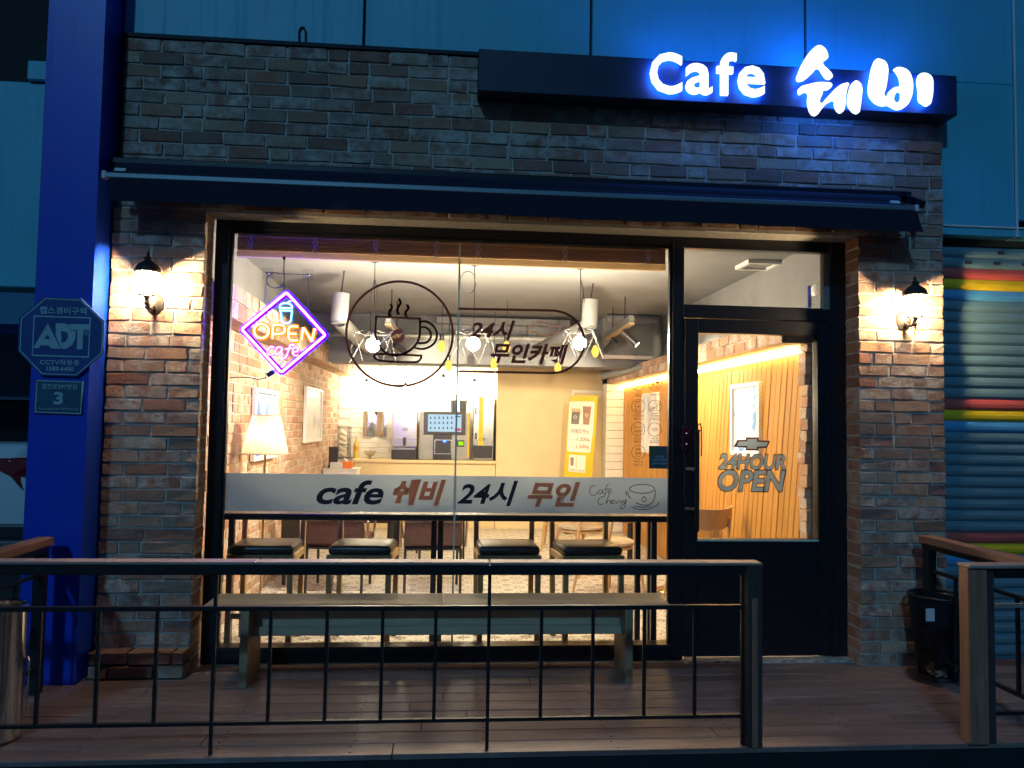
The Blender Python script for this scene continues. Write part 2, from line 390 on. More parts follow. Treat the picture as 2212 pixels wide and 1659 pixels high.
# --- bricks
random.seed(11)
BR = []
for k in range(10):
    m = MB().box(-.5, .5, -.5, .5, -.5, .5); me = m.mesh('brick')
    bm = bmesh.new(); bm.from_mesh(me)
    bmesh.ops.bevel(bm, geom=list(bm.edges), offset=.035, segments=1, affect='EDGES')
    for v in bm.verts: v.co += Vector((random.uniform(-.02, .02), random.uniform(-.04, .04), random.uniform(-.05, .05)))
    bm.to_mesh(me); bm.free(); BR.append(me)
BRI = []
for me in BR: m2 = me.copy(); BRI.append(m2)
for me in BR: me.materials.append(M['brick'])
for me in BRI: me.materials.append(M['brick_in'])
def brick(parent, c, size, pool=BR):
    o = bpy.data.objects.new('brick', random.choice(pool)); C.objects.link(o); o.parent = parent
    o.location = c; o.scale = size
    o.rotation_euler = (random.uniform(-.012, .012), random.uniform(-.01, .01), random.uniform(-.01, .01)); return o
CH, BLEN, GAP = .0762, .245, .012
def courses(parent, x0, x1, z0, z1, y, depth=.05, edge=None, left_edge=None, zero=0):
    n = round((z1-z0)/CH); h = (z1-z0)/n
    for i in range(n):
        x = x0; first = True
        start = BLEN*(.48 if (i+zero) % 2 else .98)*random.uniform(.85, 1.1)
        while x < x1-.03:
            L = start if first else BLEN*random.choice((1, 1, 1, .98, .5, 1.02))
            if x1-(x+L) < .07: L = x1-x
            d = depth
            if first and left_edge: d = left_edge
            if x+L >= x1-.001 and edge: d = edge
            j = random.uniform(-.005, .001)
            brick(parent, (x+L/2, y+d/2+j, z0+(i+.5)*h), (L-GAP, d, h-GAP))
            x += L; first = False
ZL = 2.70           # top of the piers / underside of the wall over the window
wall = thing('brick_wall', 'antique brick wall above the awning, behind the lit sign', 'wall', (0, 0, 0))
MB().box(-1.96, 3.165, YB+.007, .09, ZL+.002, 3.735).build('mortar', 'mortar', wall)
courses(wall, -1.97, 3.17, 2.715, 3.74, YB, .05, .16)
MB().box(-1.98, 3.18, YB-.012, .10, 3.742, 3.765).build('coping', 'joint', wall)
pl = thing('brick_pier', 'antique brick pier beside the blue pillar, with a wall lantern', 'pier', (0, 0, 0), 'brick piers flanking the window')
MB().box(-1.985, -1.46, YB+.007, .075, 0, ZL).build('mortar', 'mortar', pl)
courses(pl, -1.995, -1.452, .155, 2.712, YB, .05, .165)
courses(pl, -1.98, -1.452, .005, .155, YB-.11, .13, .27, None, 1)
pr = thing('brick_pier', 'antique brick pier between the black door and the striped shutter', 'pier', (0, 0, 0), 'brick piers flanking the window')
MB().box(2.595, 3.155, YB+.007, .075, 0, ZL).build('mortar', 'mortar', pr)
courses(pr, 2.585, 3.165, .003, 2.712, YB, .05, .15, .165)

# --- panelled upper wall
pw = thing('panelled_wall', 'pale panelled upper wall with dark vertical joints above the brick', 'wall')
MB().box(-2.0, 6.2, -.018, .3, 2.86, 6.4).build('backing', 'joint', pw)
xs = [-2.0, at(787, 50, -.05).x, at(1277, 50, -.05).x, 2.265, at(2194, 380, -.05).x, 5.15, 6.2]
for a, b in zip(xs, xs[1:]):
    MB().box(a+.009, b-.009, -.05, -.019, 3.77 if b < 3 else (2.862 if a > 3 else 3.77), 6.4).build('panel', 'panel', pw, .003, 1)
XJT = xs[4]; ZT = at(2100, 489, -.05).z; ZS = at(2100, 508, -.05).z
MB().box(3.17, XJT-.009, -.05, -.019, ZT+.008, 3.768).build('panel', 'panel', pw, .002, 1)
MB().box(XJT-.007, XJT+.005, -.062, -.05, ZS, 6.4).build('joint_trim', 'white', pw)
MB().box(3.17, 6.2, -.058, -.05, ZT-.006, ZT+.006).build('bottom_trim', 'white', pw)
MB().box(3.17, 6.2, -.048, .14, ZS, ZT-.007).build('lower_band', 'panel', pw, .002, 1)
MB().box(XJT-.007, XJT+.005, -.045, .04, ZS-.006, ZS).build('soffit_trim', 'white', pw)
hk = thing('conduit_stub', 'slim looped conduit fixed on the upper wall just above the brick', 'conduit')
P = [at(646, 100, -.058), at(646, 68, -.058), at(650, 59, -.058), at(656, 59, -.058), at(660, 68, -.058), at(660, 100, -.058)]
MB().tube(P, .006, 6).build('loop', 'joint', hk)
MB().box(P[0].x-.01, P[-1].x+.01, -.07, -.05, P[0].z-.03, P[0].z+.0).build('bracket', 'joint', hk)

# --- shutter to the right
sh = thing('roller_shutter', 'grey roller shutter with red, yellow and blue stripes beside the brick pier', 'shutter')
YSH = .045; PS = .0724; z = at(2045, 578, YSH).z+2*PS; k = 0
stripes = {2: 'sh_red', 3: 'sh_yellow', 4: 'sh_blue', 14: 'sh_red', 15: 'sh_yellow', 16: 'sh_blue', 26: 'sh_red', 27: 'sh_yellow', 28: 'sh_blue'}
def slat_mesh(hole=False):
    prof = [(0, 0), (-.004, .004), (-.012, .018), (-.013, .038), (-.006, .058), (0, .0705), (.006, .0705), (.006, 0)]
    return MB().prism([(0, y, z_) for y, z_ in prof], (1, 0, 0), 2.6)
SM = {}
for mk in ('shutter', 'sh_red', 'sh_yellow', 'sh_blue'):
    SM[mk] = slat_mesh().mesh('shutter_slat'); SM[mk].materials.append(M[mk])
while z > -.1:
    z -= PS; o = link('shutter_slat', SM[stripes.get(k, 'shutter')], None, sh, (3.155, YSH+random.uniform(-.001, .001), z))
    if k in (0, 1):
        for q in range(5):
            x = 3.42+q*.2+(.1 if k == 0 else 0)
            if k == 0: x += .13
            pts = [(x+a*.0, 0, 0) for a in (0,)]
            hm = MB().prism([(x+.026*math.copysign(abs(math.cos(t))**.4, math.cos(t)), YSH-.0145, z+.036+.011*math.copysign(abs(math.sin(t))**.6, math.sin(t))) for t in [2*math.pi*i/16 for i in range(16)]], (0, 1, 0), .002)
            hm.build('vent_slot', 'joint', sh)
    k += 1
MB().box(3.156, 3.19, -.03, YSH-.014, -.1, z+36*PS).build('guide_rail', 'darkpost', sh)
MB().box(3.155, 5.75, YSH+.007, YSH+.02, -.15, 2.75).build('backing', 'joint', sh)

# --- interior shell
XL, XR, YF, YBK, ZC = -1.58, 2.42, .19, 6.6, 2.72
fl = thing('floor', 'floor of patterned cement tiles inside the cafe', 'floor'); del fl['category']; del fl['label']; struct(fl)
MB().box(XL-.1, XR+.1, .06, YBK+.1, -.12, -.010).build('floor_bed', 'mortar_in', fl)
T = .215
tm = MB().box(-.5*T+.0012, .5*T-.0012, -.5*T+.0012, .5*T-.0012, -.009, 0).mesh('floor_tile')
uvl = tm.uv_layers.new(name='UVMap')
for lp in tm.loops: v = tm.vertices[lp.vertex_index].co; uvl.data[lp.index].uv = (v.x/T+.5, v.y/T+.5)
tm.materials.append(M['tile'])
nx, ny = int((XR-XL)/T)+1, int((YBK-YF)/T)+1
cells = [(i, j) for j in range(ny) for i in range(nx)]
rest = MB(); ruv = []
for q, (i, j) in enumerate(cells):
    cx, cy = XL+(i+.5)*T, YF+(j+.5)*T
    if q < 298:
        link('floor_tile', tm, None, fl, (cx, cy, random.uniform(-.0006, .0006)))
    else:
        h = T/2-.0012; rest.add([(cx-h, cy-h, 0), (cx+h, cy-h, 0), (cx+h, cy+h, 0), (cx-h, cy+h, 0)], [(0, 1, 2, 3)]); ruv += [(0, 0), (1, 0), (1, 1), (0, 1)]
rme = bpy.data.meshes.new('floor_tiles_far'); rme.from_pydata(rest.v, [], rest.f); u = rme.uv_layers.new(name='UVMap')
for i, c_ in enumerate(ruv): u.data[i].uv = c_
ro = link('far_floor_tiling', rme, 'tile', fl); ro['kind'] = 'stuff'

ce = MB().box(XL-.2, XR+.2, .07, YBK+.2, ZC, ZC+.12).build('ceiling', 'plaster'); struct(ce)
sw = MB().box(XL-.2, XL-.06, .09, YBK+.2, -.1, ZC).build('side_wall', 'mortar_in'); struct(sw)
sw = MB().box(XL-.06, XL, .13, YBK, 2.37, ZC).build('side_wall', 'plaster'); struct(sw)
sw = MB().box(XR+.03, XR+.2, .09, YBK+.2, -.1, ZC).build('side_wall', 'plaster'); struct(sw)
bw = thing('back_wall', '', ''); del bw['category']; del bw['label']; struct(bw)
MB().box(XL-.1, XR+.1, YBK+.012, YBK+.2, -.1, ZC).build('backing', 'whitewall', bw)
# white painted brick behind the counter: long thin blocks
bxm = MB().box(-.145, .145, 0, .012, -.033, .033).mesh('painted_brick', .004, 1); bxm.materials.append(M['whitewall'])
for i in range(27):
    for j in range(8):
        x = XL+.15+j*.296+(.148 if i % 2 else 0); zz = .98+i*.071
        if x < .95 and zz < 2.7: link('painted_brick', bxm, None, bw, (x, YBK+.001, zz))
YW = 6.1; XE = at(1073, 900, YW).x
MB().box(XE, 2.2, YW, YBK+.01, -.005, ZC-.002).build('partition', 'yellowwall', bw)
bh = MB().box(XL, XR, 4.25, 4.7, 2.16, ZC-.003).build('ceiling_beam', 'bulkhead'); tag(bh, 'grey boxed beam across the ceiling in front of the counter', 'beam')
# plain column by the back door, white blocks
cb = thing('block_column', 'white painted block column between the back door and the pine wall', 'column')
MB().box(2.19, XR+.03, 5.75, 6.12, 0, 2.05).build('core', 'whitewall', cb)
for i in range(19):
    MB().box(2.185, XR+.02, 5.735, 5.749, .01+i*.107, .01+i*.107+.1).build('painted_block', 'whitewall', cb, .006, 1)

# interior left brick wall
lw = thing('interior_brick_wall', 'warm antique brick wall inside the cafe hung with two pictures', 'wall')
MB().box(XL-.055, XL-.012, .13, YBK, -.05, 2.13).build('mortar', 'mortar_in', lw)
random.seed(5)
cand = []; n = 28; h = 2.12/n
for i in range(n):
    y = .14-(0 if i % 2 else .12)
    while y < YBK:
        L = .235*random.choice((1, 1, 1, .55)); y1 = min(y+L, YBK)
        if y1 > .15: cand.append((max(y, .14), y1, i))
        y = y1
cand.sort(key=lambda c: c[0] if c[2] > 10 else c[0]+1.5)
far = MB(); FAR = MB().box(-.5, .5, -.5, .5, -.5, .5).mesh('b', .05, 1); fv = [v.co.copy() for v in FAR.vertices]; ff = [tuple(p.vertices) for p in FAR.polygons]
for q, (a, b, i) in enumerate(cand):
    c_ = Vector((XL-.03+random.uniform(-.004, .006), (a+b)/2, (i+.5)*h)); sz = (.05, b-a-.012, h-.012)
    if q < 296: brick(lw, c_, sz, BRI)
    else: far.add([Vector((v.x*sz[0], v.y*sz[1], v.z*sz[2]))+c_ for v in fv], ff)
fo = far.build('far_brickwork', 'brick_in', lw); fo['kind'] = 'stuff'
# ledges
def ledge(name, label, x0, x1, z0, z1, y0, y1, inner):
    t = thing(name, label, 'ledge')
    MB().box(x0+.008, x1-.008, y0+.01, y1-.01, z0+.006, z1-.006).build('core', 'mortar_in', t)
    y = y0; i = 0
    nrow = 2
    hh = (z1-z0)/nrow
    for r_ in range(nrow):
        y = y0-(.1 if r_ else 0)
        while y < y1-.02:
            a, b = max(y, y0), min(y+.215, y1)
            xx = x1-.02 if inner > 0 else x0+.02
            brick(t, (xx, (a+b)/2, z0+(r_+.5)*hh), (.05, b-a-.01, hh-.01), BRI); y += .215
    MB().box(x0, x1, y0, y1, z0-.004, z0+.004).build('underside', M['ledge'], t)
M['ledge'] = plain('terracotta_ledge', (.5, .3, .16), .8, 0, .3, 14, .4, (1, .3, 1))
ledge('brick_ledge', 'brick ledge running along the top of the interior brick wall', XL, -1.39, 2.125, 2.345, .2, 6.58, 1)
ledge('brick_ledge', 'brick ledge over the light strip of the pine clad wall', 2.22, XR+.03, 2.045, 2.205, .2, 5.86, -1)

# pine cladding on the right
pc = thing('pine_cladding', 'golden pine board wall lit from above by a light strip', 'wall')
MB().box(XR+.018, XR+.03, .3, 5.74, 0, 2.04).build('backing', 'joint', pc)
def clip_y(poly, lim, keep):
    out = []
    for a, b in zip(poly, poly[1:]+poly[:1]):
        ia, ib = keep*(a[0]-lim) >= 0, keep*(b[0]-lim) >= 0
        if ia: out.append(a)
        if ia != ib: t = (lim-a[0])/(b[0]-a[0]); out.append((lim, a[1]+t*(b[1]-a[1])))
    return out
y = .335; TL = 1.98*math.tan(R(9.5))
while y < 5.72+TL:
    pg = [(y, .004), (y+.082, .004), (y+.082-TL, 1.985), (y-TL, 1.985)]
    pg = clip_y(clip_y(pg, .335, 1), 5.72, -1)
    if len(pg) > 2:
        dx = random.uniform(-.002, .002)
        MB().prism([(XR+dx, a, b) for a, b in pg], (1, 0, 0), .018).build('pine_board', 'slat', pc, .0025, 1)
    y += .0915
led = tag(MB().box(XR-.03, XR+.012, .36, 5.72, 1.998, 2.022).build('light_strip', emit('warm_led', (1, .66, .24), 48)), 'warm glowing light strip along the top of the pine boards', 'light strip')
# raw brick inside jamb right of the door
ij = thing('brick_jamb', 'narrow strip of rough bricks at the end of the pine boards inside the door', 'wall')
for i in range(27):
    brick(ij, (XR+.002+random.uniform(-.006, .006), .285+random.uniform(-.02, .02), .05+i*.0762), (.05, .10, .072), BRI)

# --- deck
dk = thing('deck', 'dark stained timber deck in front of the cafe', 'deck')
random.seed(3)
rows = 10; Y0 = -1.238; Yend = .045; bw_ = (Yend-Y0)/rows
for i in range(rows):
    ya = Y0+i*bw_; x = -2.9+random.uniform(-1.2, 0)
    while x < 4.6:
        L = random.choice((2.4, 3.0, 3.6)); a, b = max(x, -2.9), min(x+L, 4.6)
        if b-a > .05:
            o = MB().box(a+.0015, b-.0015, ya+.003, ya+bw_-.003, -.026, random.uniform(-.0015, .001)).build('deck_board', 'deck', dk, .003, 1)
        x += L
for yy in (-1.1, -.6, -.1): MB().box(-2.9, 4.6, yy-.03, yy+.03, -.13, -.027).build('joist', 'fascia', dk)
MB().box(-2.9, 4.6, -1.236, -1.222, -.158, -.0275).build('fascia_board', 'fascia', dk)
sc_m = MB()
for i in range(rows):
    x = -2.8
    while x < 4.5:
        for dy in (.03, bw_-.03): sc_m.lathe([(.0045, 0), (.0045, .0018), (.002, .0022)], 6, (x+random.uniform(-.01, .01), Y0+i*bw_+dy, -.0005))
        x += .6
so_ = sc_m.build('screw_heads', 'black', dk); so_['kind'] = 'stuff'
th = thing('threshold', 'patterned tile threshold strip under the entrance door', 'threshold')
x = 1.52
while x < 2.58:
    o = link('threshold_tile', tm, None, th, (x+.11, .045, .012)); o.scale = (1, .42, 1); x += .215
MB().box(1.5, 2.59, .0, .09, -.02, .0025).build('bed', 'mortar', th)

# --- blue pillar and neighbours on the left
XPL = at(72, 700, -.27).x
MB().box(XPL, -2.005, -.27, .12, -.16, 6.4).build('p', 'pillar')
pil = bpy.data.objects['p']; pil.name = 'blue_pillar'; tag(pil, 'tall blue painted pillar carrying the security sign and address plate', 'pillar')
bpy.data.meshes['p'].name = 'blue_pillar'
np_ = MB().box(-9, at(106, 400, 2.0).x+.5, 2.0, 2.3, at(40, 621, 2.0).z, at(60, 177, 2.0).z).build('canopy_panel', 'panel', None, .01, 1)
tag(np_, 'pale panel fascia of the neighbouring showroom behind the blue pillar', 'fascia')
nb = MB().box(-14, -2.2, 9.5, 9.9, -.16, 3.0).build('showroom_wall', plain('dusky_grey_wall', (.22, .26, .32), .8)); tag(nb, 'dim grey wall behind the white car', 'wall')
nb2 = MB().box(-14, -2.1, 5.5, 5.7, 3.9, 12).build('dark_backdrop', plain('dark_backdrop_paint', (.012, .013, .016), .8)); tag(nb2, 'dark backdrop added behind the pale fascia to hide the sky', 'backdrop')  # added slab: keeps this corner black while the sky ambient is raised
jb = MB().box(at(64, 150, 2).x, at(100, 150, 2).x+.1, 1.96, 2.0+.05, at(80, 177, 2).z-.0, at(80, 135, 2).z).build('junction_box', 'panel', None, .01, 1); tag(jb, 'small box fixed on top of the pale fascia beside the blue pillar', 'box')
bb = MB().box(-9, -2.3, 7.6, 7.75, at(30, 722, 7.6).z, at(30, 700, 7.6).z).build('blue_beam', plain('blue_beam_paint', (.03, .18, .6), .4)); tag(bb, 'thin blue beam crossing behind the white car', 'beam')

# ==================================================================== FACADE FITTINGS
YFR = .08
lt = tag(MB().box(-1.452, 2.585, .0, .10, 2.703, 2.752).build('lintel', 'lintel', None, .006, 1), 'pale lintel strip under the awning over window and door', 'lintel')
cd = thing('conduit', 'thin metal conduit with clips running under the awning', 'conduit')
MB().tube([(-1.44, -.02, 2.738), (1.9, -.02, 2.738), (2.1, -.02, 2.742), (2.5, -.02, 2.742)], .009, 8).build('pipe', 'lintel', cd, smooth=True)
for x in (-.95, -.2, .6, 1.3, 1.85): MB().box(x-.012, x+.012, -.032, .0, 2.724, 2.752).build('clip', 'steel', cd)

sw_ = thing('shop_window', 'large black framed shop window with two panes full of stickers', 'window')
GX0, GX1, GZ0, GZ1 = -1.365, 1.433, .10, 2.645
def frm(x0, x1, z0, z1, par, y0=YFR, y1=YFR+.07, nm='frame_bar'): return MB().box(x0, x1, y0, y1, z0, z1).build(nm, 'frame', par, .004, 1)
frm(-1.45, GX0, 0.0, 2.702, sw_); frm(GX1, 1.508, 0.0, 2.702, sw_, YFR-.004, YFR+.078)
frm(GX0, GX1, GZ1, 2.702, sw_, YFR+.001, YFR+.069); frm(GX0, GX1, .0, GZ0-.03, sw_, YFR+.002, YFR+.069)
MB().box(GX0, GX1, YFR-.012, YFR+.1, GZ0-.03, GZ0-.002).build('sill', 'frame', sw_, .003, 1)
for (a, b, c_, d) in ((GX0, GX0+.014, GZ0, GZ1), (GX1-.014, GX1, GZ0, GZ1), (GX0+.014, GX1-.014, GZ1-.018, GZ1)):
    MB().box(a, b, YFR+.02, YFR+.06, c_, d).build('glazing_bead', 'frame', sw_, .002, 1)
YG = .13; XJ = at(985, 950, YG).x
MB().box(GX0+.002, XJ-.006, YG-.004, YG+.004, GZ0-.002, GZ1-.002).build('pane', 'glass', sw_)
MB().box(XJ+.006, GX1-.002, YG-.004, YG+.004, GZ0-.002, GZ1-.002).build('pane', 'glass', sw_)
MB().box(XJ-.0055, XJ+.0055, YG-.005, YG+.005, GZ0, GZ1-.02).build('glass_joint', 'joint_edge', sw_)

tw = thing('transom_window', 'narrow wired glass transom window above the entrance door', 'window')
frm(1.510, 2.49, 2.632, 2.702, tw); frm(1.510, 2.49, 2.175, 2.255, tw); frm(2.49, 2.60, 0, 2.702, tw, YFR-.003, YFR+.073, 'frame_bar')
M['wire'] = plain('glass_wire', (.12, .12, .11), .5)
MB().box(1.51, 2.489, YG-.003, YG+.003, 2.256, 2.631).build('pane', 'glass', tw)
def wires(x0, x1, z0, z1, par, step=.024, y=YG+.004):
    m = MB(); wd = .0007
    for sgn in (1, -1):
        k = -(z1-z0)
        while k < (x1-x0):
            a = [(x0+k, z0), (x0+k+(z1-z0), z1)]
            (ax, az), (bx, bz) = a
            if ax < x0: az += x0-ax; ax = x0
            if bx > x1: bz -= bx-x1; bx = x1
            if bx-ax > .01:
                if sgn < 0: az, bz = z1-(az-z0), z1-(bz-z0)
                m.bar((ax, y+(.0012 if sgn > 0 else 0), az), (bx, y+(.0012 if sgn > 0 else 0), bz), wd, wd, (0, 1, 0))
            k += step
    o = m.build('wire_mesh', 'wire', par); o['kind'] = 'stuff'
wires(1.512, 2.488, 2.258, 2.63, tw)
MB().box(1.51, 2.489, YFR+.03, YFR+.07, 2.2555, 2.266).build('glazing_bead', 'frame', tw)

dr = thing('entrance_door', 'black entrance door with a wired glass pane and pull handle', 'door')
DG = (1.602, 2.395, .757, 2.078)
frm(1.512, DG[0], .02, 2.17, dr, YFR-.01, YFR+.06, 'stile'); frm(DG[1], 2.487, .02, 2.17, dr, YFR-.01, YFR+.06, 'stile')
frm(DG[0], DG[1], DG[3], 2.17, dr, YFR-.009, YFR+.059, 'top_rail'); frm(DG[0], DG[1], .02, DG[2], dr, YFR-.009, YFR+.059, 'kick_panel')
for zz in (.22, .36, .50): MB().box(DG[0], DG[1], YFR-.013, YFR-.0088, zz, zz+.006).build('panel_rib', 'frame', dr)
MB().box(DG[0], DG[1], YG-.022, YG-.016, DG[2], DG[3]).build('pane', 'glass', dr)
wires(DG[0], DG[1], DG[2], DG[3], dr, .03, YG-.015)
MB().box(DG[0]-.004, DG[1]+.004, YFR-.016, YFR+.0, DG[2]-.012, DG[2]+.001).build('glazing_bead', 'joint_edge', dr)
MB().box(DG[1]+.0, DG[1]+.01, YFR-.014, YFR, DG[2], DG[3]).build('glazing_bead', 'frame', dr)
hb = MB(); hx = at(1504, 1050, .03).x
hz0, hz1 = at(1504, 1148, .03).z, at(1504, 928, .03).z
hb.bar((hx, .02, hz0), (hx, .02, hz1), .028, .028); hd = hb.build('pull_handle', 'black', dr, .004, 1)
for zz in (hz0+.14, hz1-.25): MB().bar((hx-.0, .02, zz), (hx-.05, .075, zz), .02, .02).build('handle_bracket', 'steel', hd)
MB().box(hx-.018, hx+.016, .002, .036, hz1-.012, hz1+.0).build('handle_cap', 'brass', hd)
lk = MB().box(at(1472, 950, .05).x, at(1492, 950, .05).x, .04, .07, at(1482, 975, .05).z, at(1482, 920, .05).z).build('door_lock', plain('maroon_lock', (.06, .008, .015), .25), dr, .006, 2)
for yy in (936, 959): 
    p_ = at(1483, yy, .039); MB().lathe([(.004, -.002), (.004, .002)], 10, (p_.x, .039, p_.z)).build('lock_light', emit('lock_led', (1, .7, .7), 1.0), lk)
# inside paddle of the handle seen through the pane
hi = MB().tube([at(1507, 930, .2), at(1507, 918, .2), at(1513, 915, .2), at(1515, 925, .2), at(1515, 985, .2)], .006, 6).build('inner_handle', 'brass', dr)

# --- awning
aw = thing('awning', 'rolled up navy awning with a hanging valance across the shop front', 'awning')
AX0, AX1 = -1.955, 2.845
MB().box(AX0-.03, AX1+.06, -.17, YB-.004, 2.945, 2.985).build('cassette_top', 'frame', aw, .006, 1)
m = MB().tube([(AX0+.02, -.18, 2.895), (AX1-.05, -.18, 2.895)], .052, 16).build('fabric_roll', 'awning', aw, smooth=True)
MB().bar((AX0, -.30, 2.833), (AX1+.0, -.30, 2.833), .028, .030).build('front_bar', 'awnbar', aw, .004, 1)
MB().add([(AX0+.02, -.165, 2.945), (AX1-.04, -.165, 2.945), (AX1-.04, -.288, 2.848), (AX0+.02, -.288, 2.848)], [(0, 1, 2, 3)]).add([(AX0+.02, -.160, 2.942), (AX1-.04, -.160, 2.942), (AX1-.04, -.283, 2.844), (AX0+.02, -.283, 2.844)], [(0, 1, 2, 3)]).build('canopy', 'awning', aw)
vm = MB(); nseg = 90
for side, yo in ((0, -.310), (1, -.306)):
    vs = []; fs = []
    for i in range(nseg+1):
        x = AX0+.035+(AX1+.005-AX0-.035)*i/nseg
        wv = .004*math.sin(i*.9)+.003*math.sin(i*.37)
        flare = .035*max(0, (i-nseg+3)/3)
        vs += [(x, yo, 2.828), (x+flare*.3, yo-.003+wv*.6, 2.76), (x+flare, yo-.004+wv*1.6, 2.688+.003*math.sin(i*.21))]
    for i in range(nseg):
        for j in range(2): a = i*3+j; fs.append((a, a+3, a+4, a+1))
    vm.add(vs, fs)
vm.build('valance', 'awning', aw, smooth=True)
for x in (AX0-.0, AX1+.0):
    e = MB().box(x-.012, x+.012, -.318, -.282, 2.812, 2.856).build('end_cap', 'white', aw, .004, 1)
for x in (AX0+.06, AX1-.1): MB().tube([(x-.03, -.235, 2.88), (x+.03, -.235, 2.88)], .018, 10).build('roller_end', 'white', aw, smooth=True)
MB().bar((AX1+.03, -.12, 2.96), (AX1+.055, -.30, 2.86), .02, .05).build('arm', 'frame', aw, .004, 1)
MB().tube([(AX1+.03, -.20, 2.87), (AX1+.045, -.25, 2.85), (AX1+.05, -.31, 2.82), (AX1+.025, -.315, 2.79)], .006, 6).build('crank_hook', 'steel', aw)

# --- sign
sb = thing('shop_sign', 'glowing cafe shop sign with white letters on a long navy box', 'sign')
SX0, SX1 = .14, 3.16; YS = -.25
MB().box(SX0, SX1, YS, YB-.005, 3.455, 3.712).build('sign_box', 'signbox', sb, .004, 1)
YLT = YS-.055
M['ltr'] = emit('white_letter_glow', (.86, .95, 1.0), 1.7); M['halo'] = emit('blue_halo', (.008, .15, 1.0), 40)
ME = {}
def d3(pts): return [(1474.7+x/3, y/3) for x, y in pts]
brush = [
 [d3([(735,515),(748,465),(780,395),(820,335),(850,305),(880,293),(910,305),(938,345),(940,382),(908,410),(940,450),(970,490),(965,512),(935,516),(905,485),(875,448),(840,480),(800,515),(765,531),(742,527)])],
 [d3([(745,600),(750,570),(800,548),(930,533),(966,545),(964,568),(940,586),(915,588),(903,620),(890,650),(890,666),(925,637),(960,600),(1000,560),(1040,540),(1074,541),(1065,580),(1055,640),(1050,700),(1032,734),(1010,732),(990,710),(980,680),(978,658),(955,664),(920,690),(890,725),(870,750),(850,753),(830,740),(812,700),(805,650),(805,606),(790,602),(772,612),(756,617)])],
 [d3([(1075,590),(1090,545),(1115,522),(1145,535),(1161,565),(1158,640),(1150,700),(1138,738),(1110,735),(1085,712),(1068,682),(1065,640)])],
 [d3([(1200,585),(1210,500),(1232,410),(1250,382),(1285,385),(1315,405),(1330,445),(1328,500),(1318,570),(1312,625),(1335,590),(1365,566),(1404,556),(1405,530),(1395,495),(1375,465),(1364,450),(1376,438),(1420,438),(1460,460),(1485,510),(1490,590),(1475,650),(1450,690),(1415,712),(1380,713),(1345,695),(1328,687),(1298,690),(1260,680),(1225,652),(1205,618)]),
  d3([(1370,655),(1370,632),(1385,607),(1404,600),(1410,618),(1400,655),(1385,665)])],
 [d3([(1525,485),(1545,473),(1590,480),(1615,505),(1622,560),(1615,640),(1600,683),(1580,691),(1550,676),(1530,660),(1524,600)])]]
for lp in brush:
    o = link('letter_stroke', shape_mesh(lp, YLT, .022, True, True, 4, -.004), 'ltr', sb)
    h_ = link('halo', shape_mesh(lp, YLT+.022, .012, True, True, 4, -.006), 'halo', o)
for ch, bx in (('C', (1404, 114, 1473, 202)), ('a', (1481, 138, 1538, 204)), ('f', (1548, 114, 1590, 206)), ('e', (1594, 143, 1652, 209))):
    o = text(ch, bx, YLT, 'ltr', sb, 'letter', .016, 0, .022); text(ch, bx, YLT+.022, 'halo', o, 'halo', .014, 0, .012)

